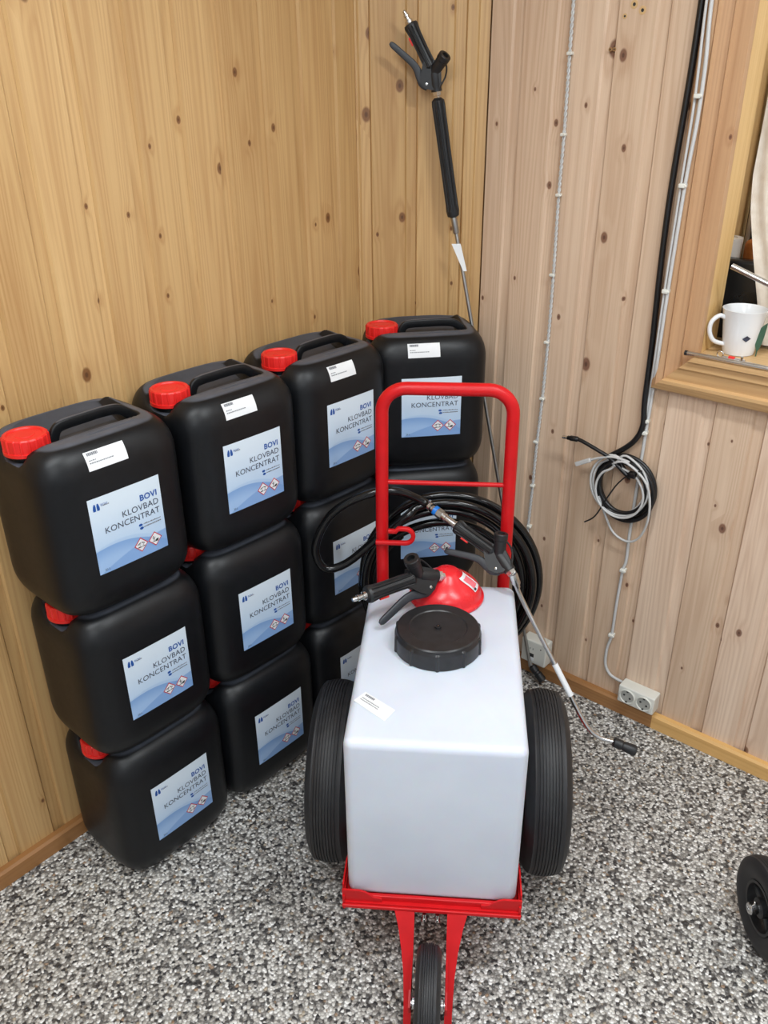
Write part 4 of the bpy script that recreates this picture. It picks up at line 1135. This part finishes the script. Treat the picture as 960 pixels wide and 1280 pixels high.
# things standing on the shelf behind the window
o = Vector((0.162, -0.93, 1.0352))
m = MB(); m.box((0, 0, 0.089), (0.036, 0.280, 0.178), bev=0.008)
bg = m.build('black_case', 'black_bag', None, ang=50, loc=o); tag(bg, 'glossy black case standing behind the mug', 'case')
o = Vector((0.262, -0.965, 1.0352))
ob = thing('orange_box', 'orange wooden box behind the black case in the window', 'box', o)
MB().box((0, 0, 0.105), (0.09, 0.27, 0.210), bev=0.012).build('body', 'orange_wood', ob, ang=50)
MB().box((-0.0445, -0.01, 0.180), (0.003, 0.20, 0.010)).build('slot', 'grey_dark', ob)
o = Vector((0.195, -0.80, 1.0352))
rl = thing('paper_roll', 'white paper roll behind the black case beside the window frame', 'paper roll', (0.217, -0.792, 1.0352))
MB().lathe([(0.022, 0.0), (0.022, 0.002), (0.034, 0.0025), (0.034, 0.212), (0.022, 0.2125), (0.022, 0.21), (0.0, 0.21)], 32, caps=False).build('sheet', 'roll_paper', rl, ang=40)
for i, (xx, yy) in enumerate(((0.330, -0.800), (0.325, -0.822), (0.333, -0.842))):
    tbx = MB().lathe([(0.005, 0), (0.0065, 0.001), (0.0065, 0.62), (0.004, 0.621)], 14).build('upright_tube', 'rods', None, loc=Vector((xx, yy, 1.0352)))
    tag(tbx, ['pale upright tube behind the window, nearest the frame', 'pale upright tube behind the window, middle of three', 'pale upright tube behind the window, nearest the curtain'][i], 'tube', 'upright tubes behind the window')
bp = MB().box((0, 0, 0.36), (0.012, 0.22, 0.72)).build('notice_board', 'grey_dark', None, ang=0, loc=Vector((0.365, -0.885, 1.0352))); tag(bp, 'dark board standing behind the pale tubes in the window', 'board')

# ------------------------------------------------------------------ second trolley wheel at the right edge
wp = Vector((-0.496, -1.315, 0)); wn = Vector((-0.68, 0.733, 0)).normalized()
hw_ = thing('wheel_pair', 'black spoked trolley wheel with chrome hub at the right edge', 'wheel', wp - wn * 0.024)
def spoked(o):
    R = 0.0995; W = 0.044
    wheel_parts(hw_, o, wn, R, W, 7, 72, spokes=True)
    m = MB()
    m.lathe([(0.053, -0.017), (0.053, 0.017), (0.047, 0.017), (0.046, 0.010), (0.046, -0.010), (0.047, -0.017), (0.053, -0.017)], 48, o=o, d=wn, caps=False)
    m.lathe([(0.020, -0.018), (0.020, 0.016), (0.014, 0.018)], 24, o=o, d=wn)
    x_, y_, d_ = frame_from(wn)
    for k in range(5):
        a = 2 * PI * k / 5 + 0.4; r_ = x_ * math.cos(a) + y_ * math.sin(a)
        tpr = [0.0085, 0.0075]
        m.tube([o + r_ * 0.016, o + r_ * 0.050], tpr, 10, flat=(1.0, 0.8))
    m.build('rim', 'black_gun', hw_, ang=35)
spoked(Vector((0, 0, 0.0995)))
spoked(Vector((0, 0, 0.0995)) - wn * 0.42)
MB().tube([Vector((0, 0, 0.0995)) + wn * 0.020, Vector((0, 0, 0.0995)) - wn * 0.44], 0.0075, 14).build('axle', 'steel_dull', hw_)
MB().lathe([(0.012, 0.014), (0.012, 0.034), (0.0105, 0.036), (0.004, 0.0365), (0.004, 0.034), (0.0, 0.034)], 24, o=(0, 0, 0.0995), d=wn).build('hub_cap', 'steel', hw_, ang=35)
MB().lathe([(0.0022, 0), (0.0022, 0.008), (0.001, 0.009)], 8, o=Vector((0, 0, 0.1105)) + wn * 0.026).build('split_pin', 'steel', hw_)
# old screw holes with pale plugs in the upper boards of the right wall
for yy, zz, r_ in ((-0.603, 1.708, 0.0055), (-0.622, 1.697, 0.0055), (-0.585, 1.688, 0.0035), (-0.560, 1.629, 0.0028), (-0.569, 1.629, 0.0028)):
    plug = MB().lathe([(r_ * 1.5, 0), (r_ * 1.4, 0.0010), (r_ * 0.7, 0.0012), (r_ * 0.6, 0.0004), (0, 0.0004)], 14, o=(0.0002, yy, zz), d=(-1, 0, 0)).build('wall_plug', 'sillw' if r_ > 0.003 else 'backing', wall_right)
    MB().lathe([(r_ * 0.6, 0.0006), (0, 0.0007)], 12, o=(0.0002, yy, zz), d=(-1, 0, 0)).build('screw_hole', 'grey_dark', plug)
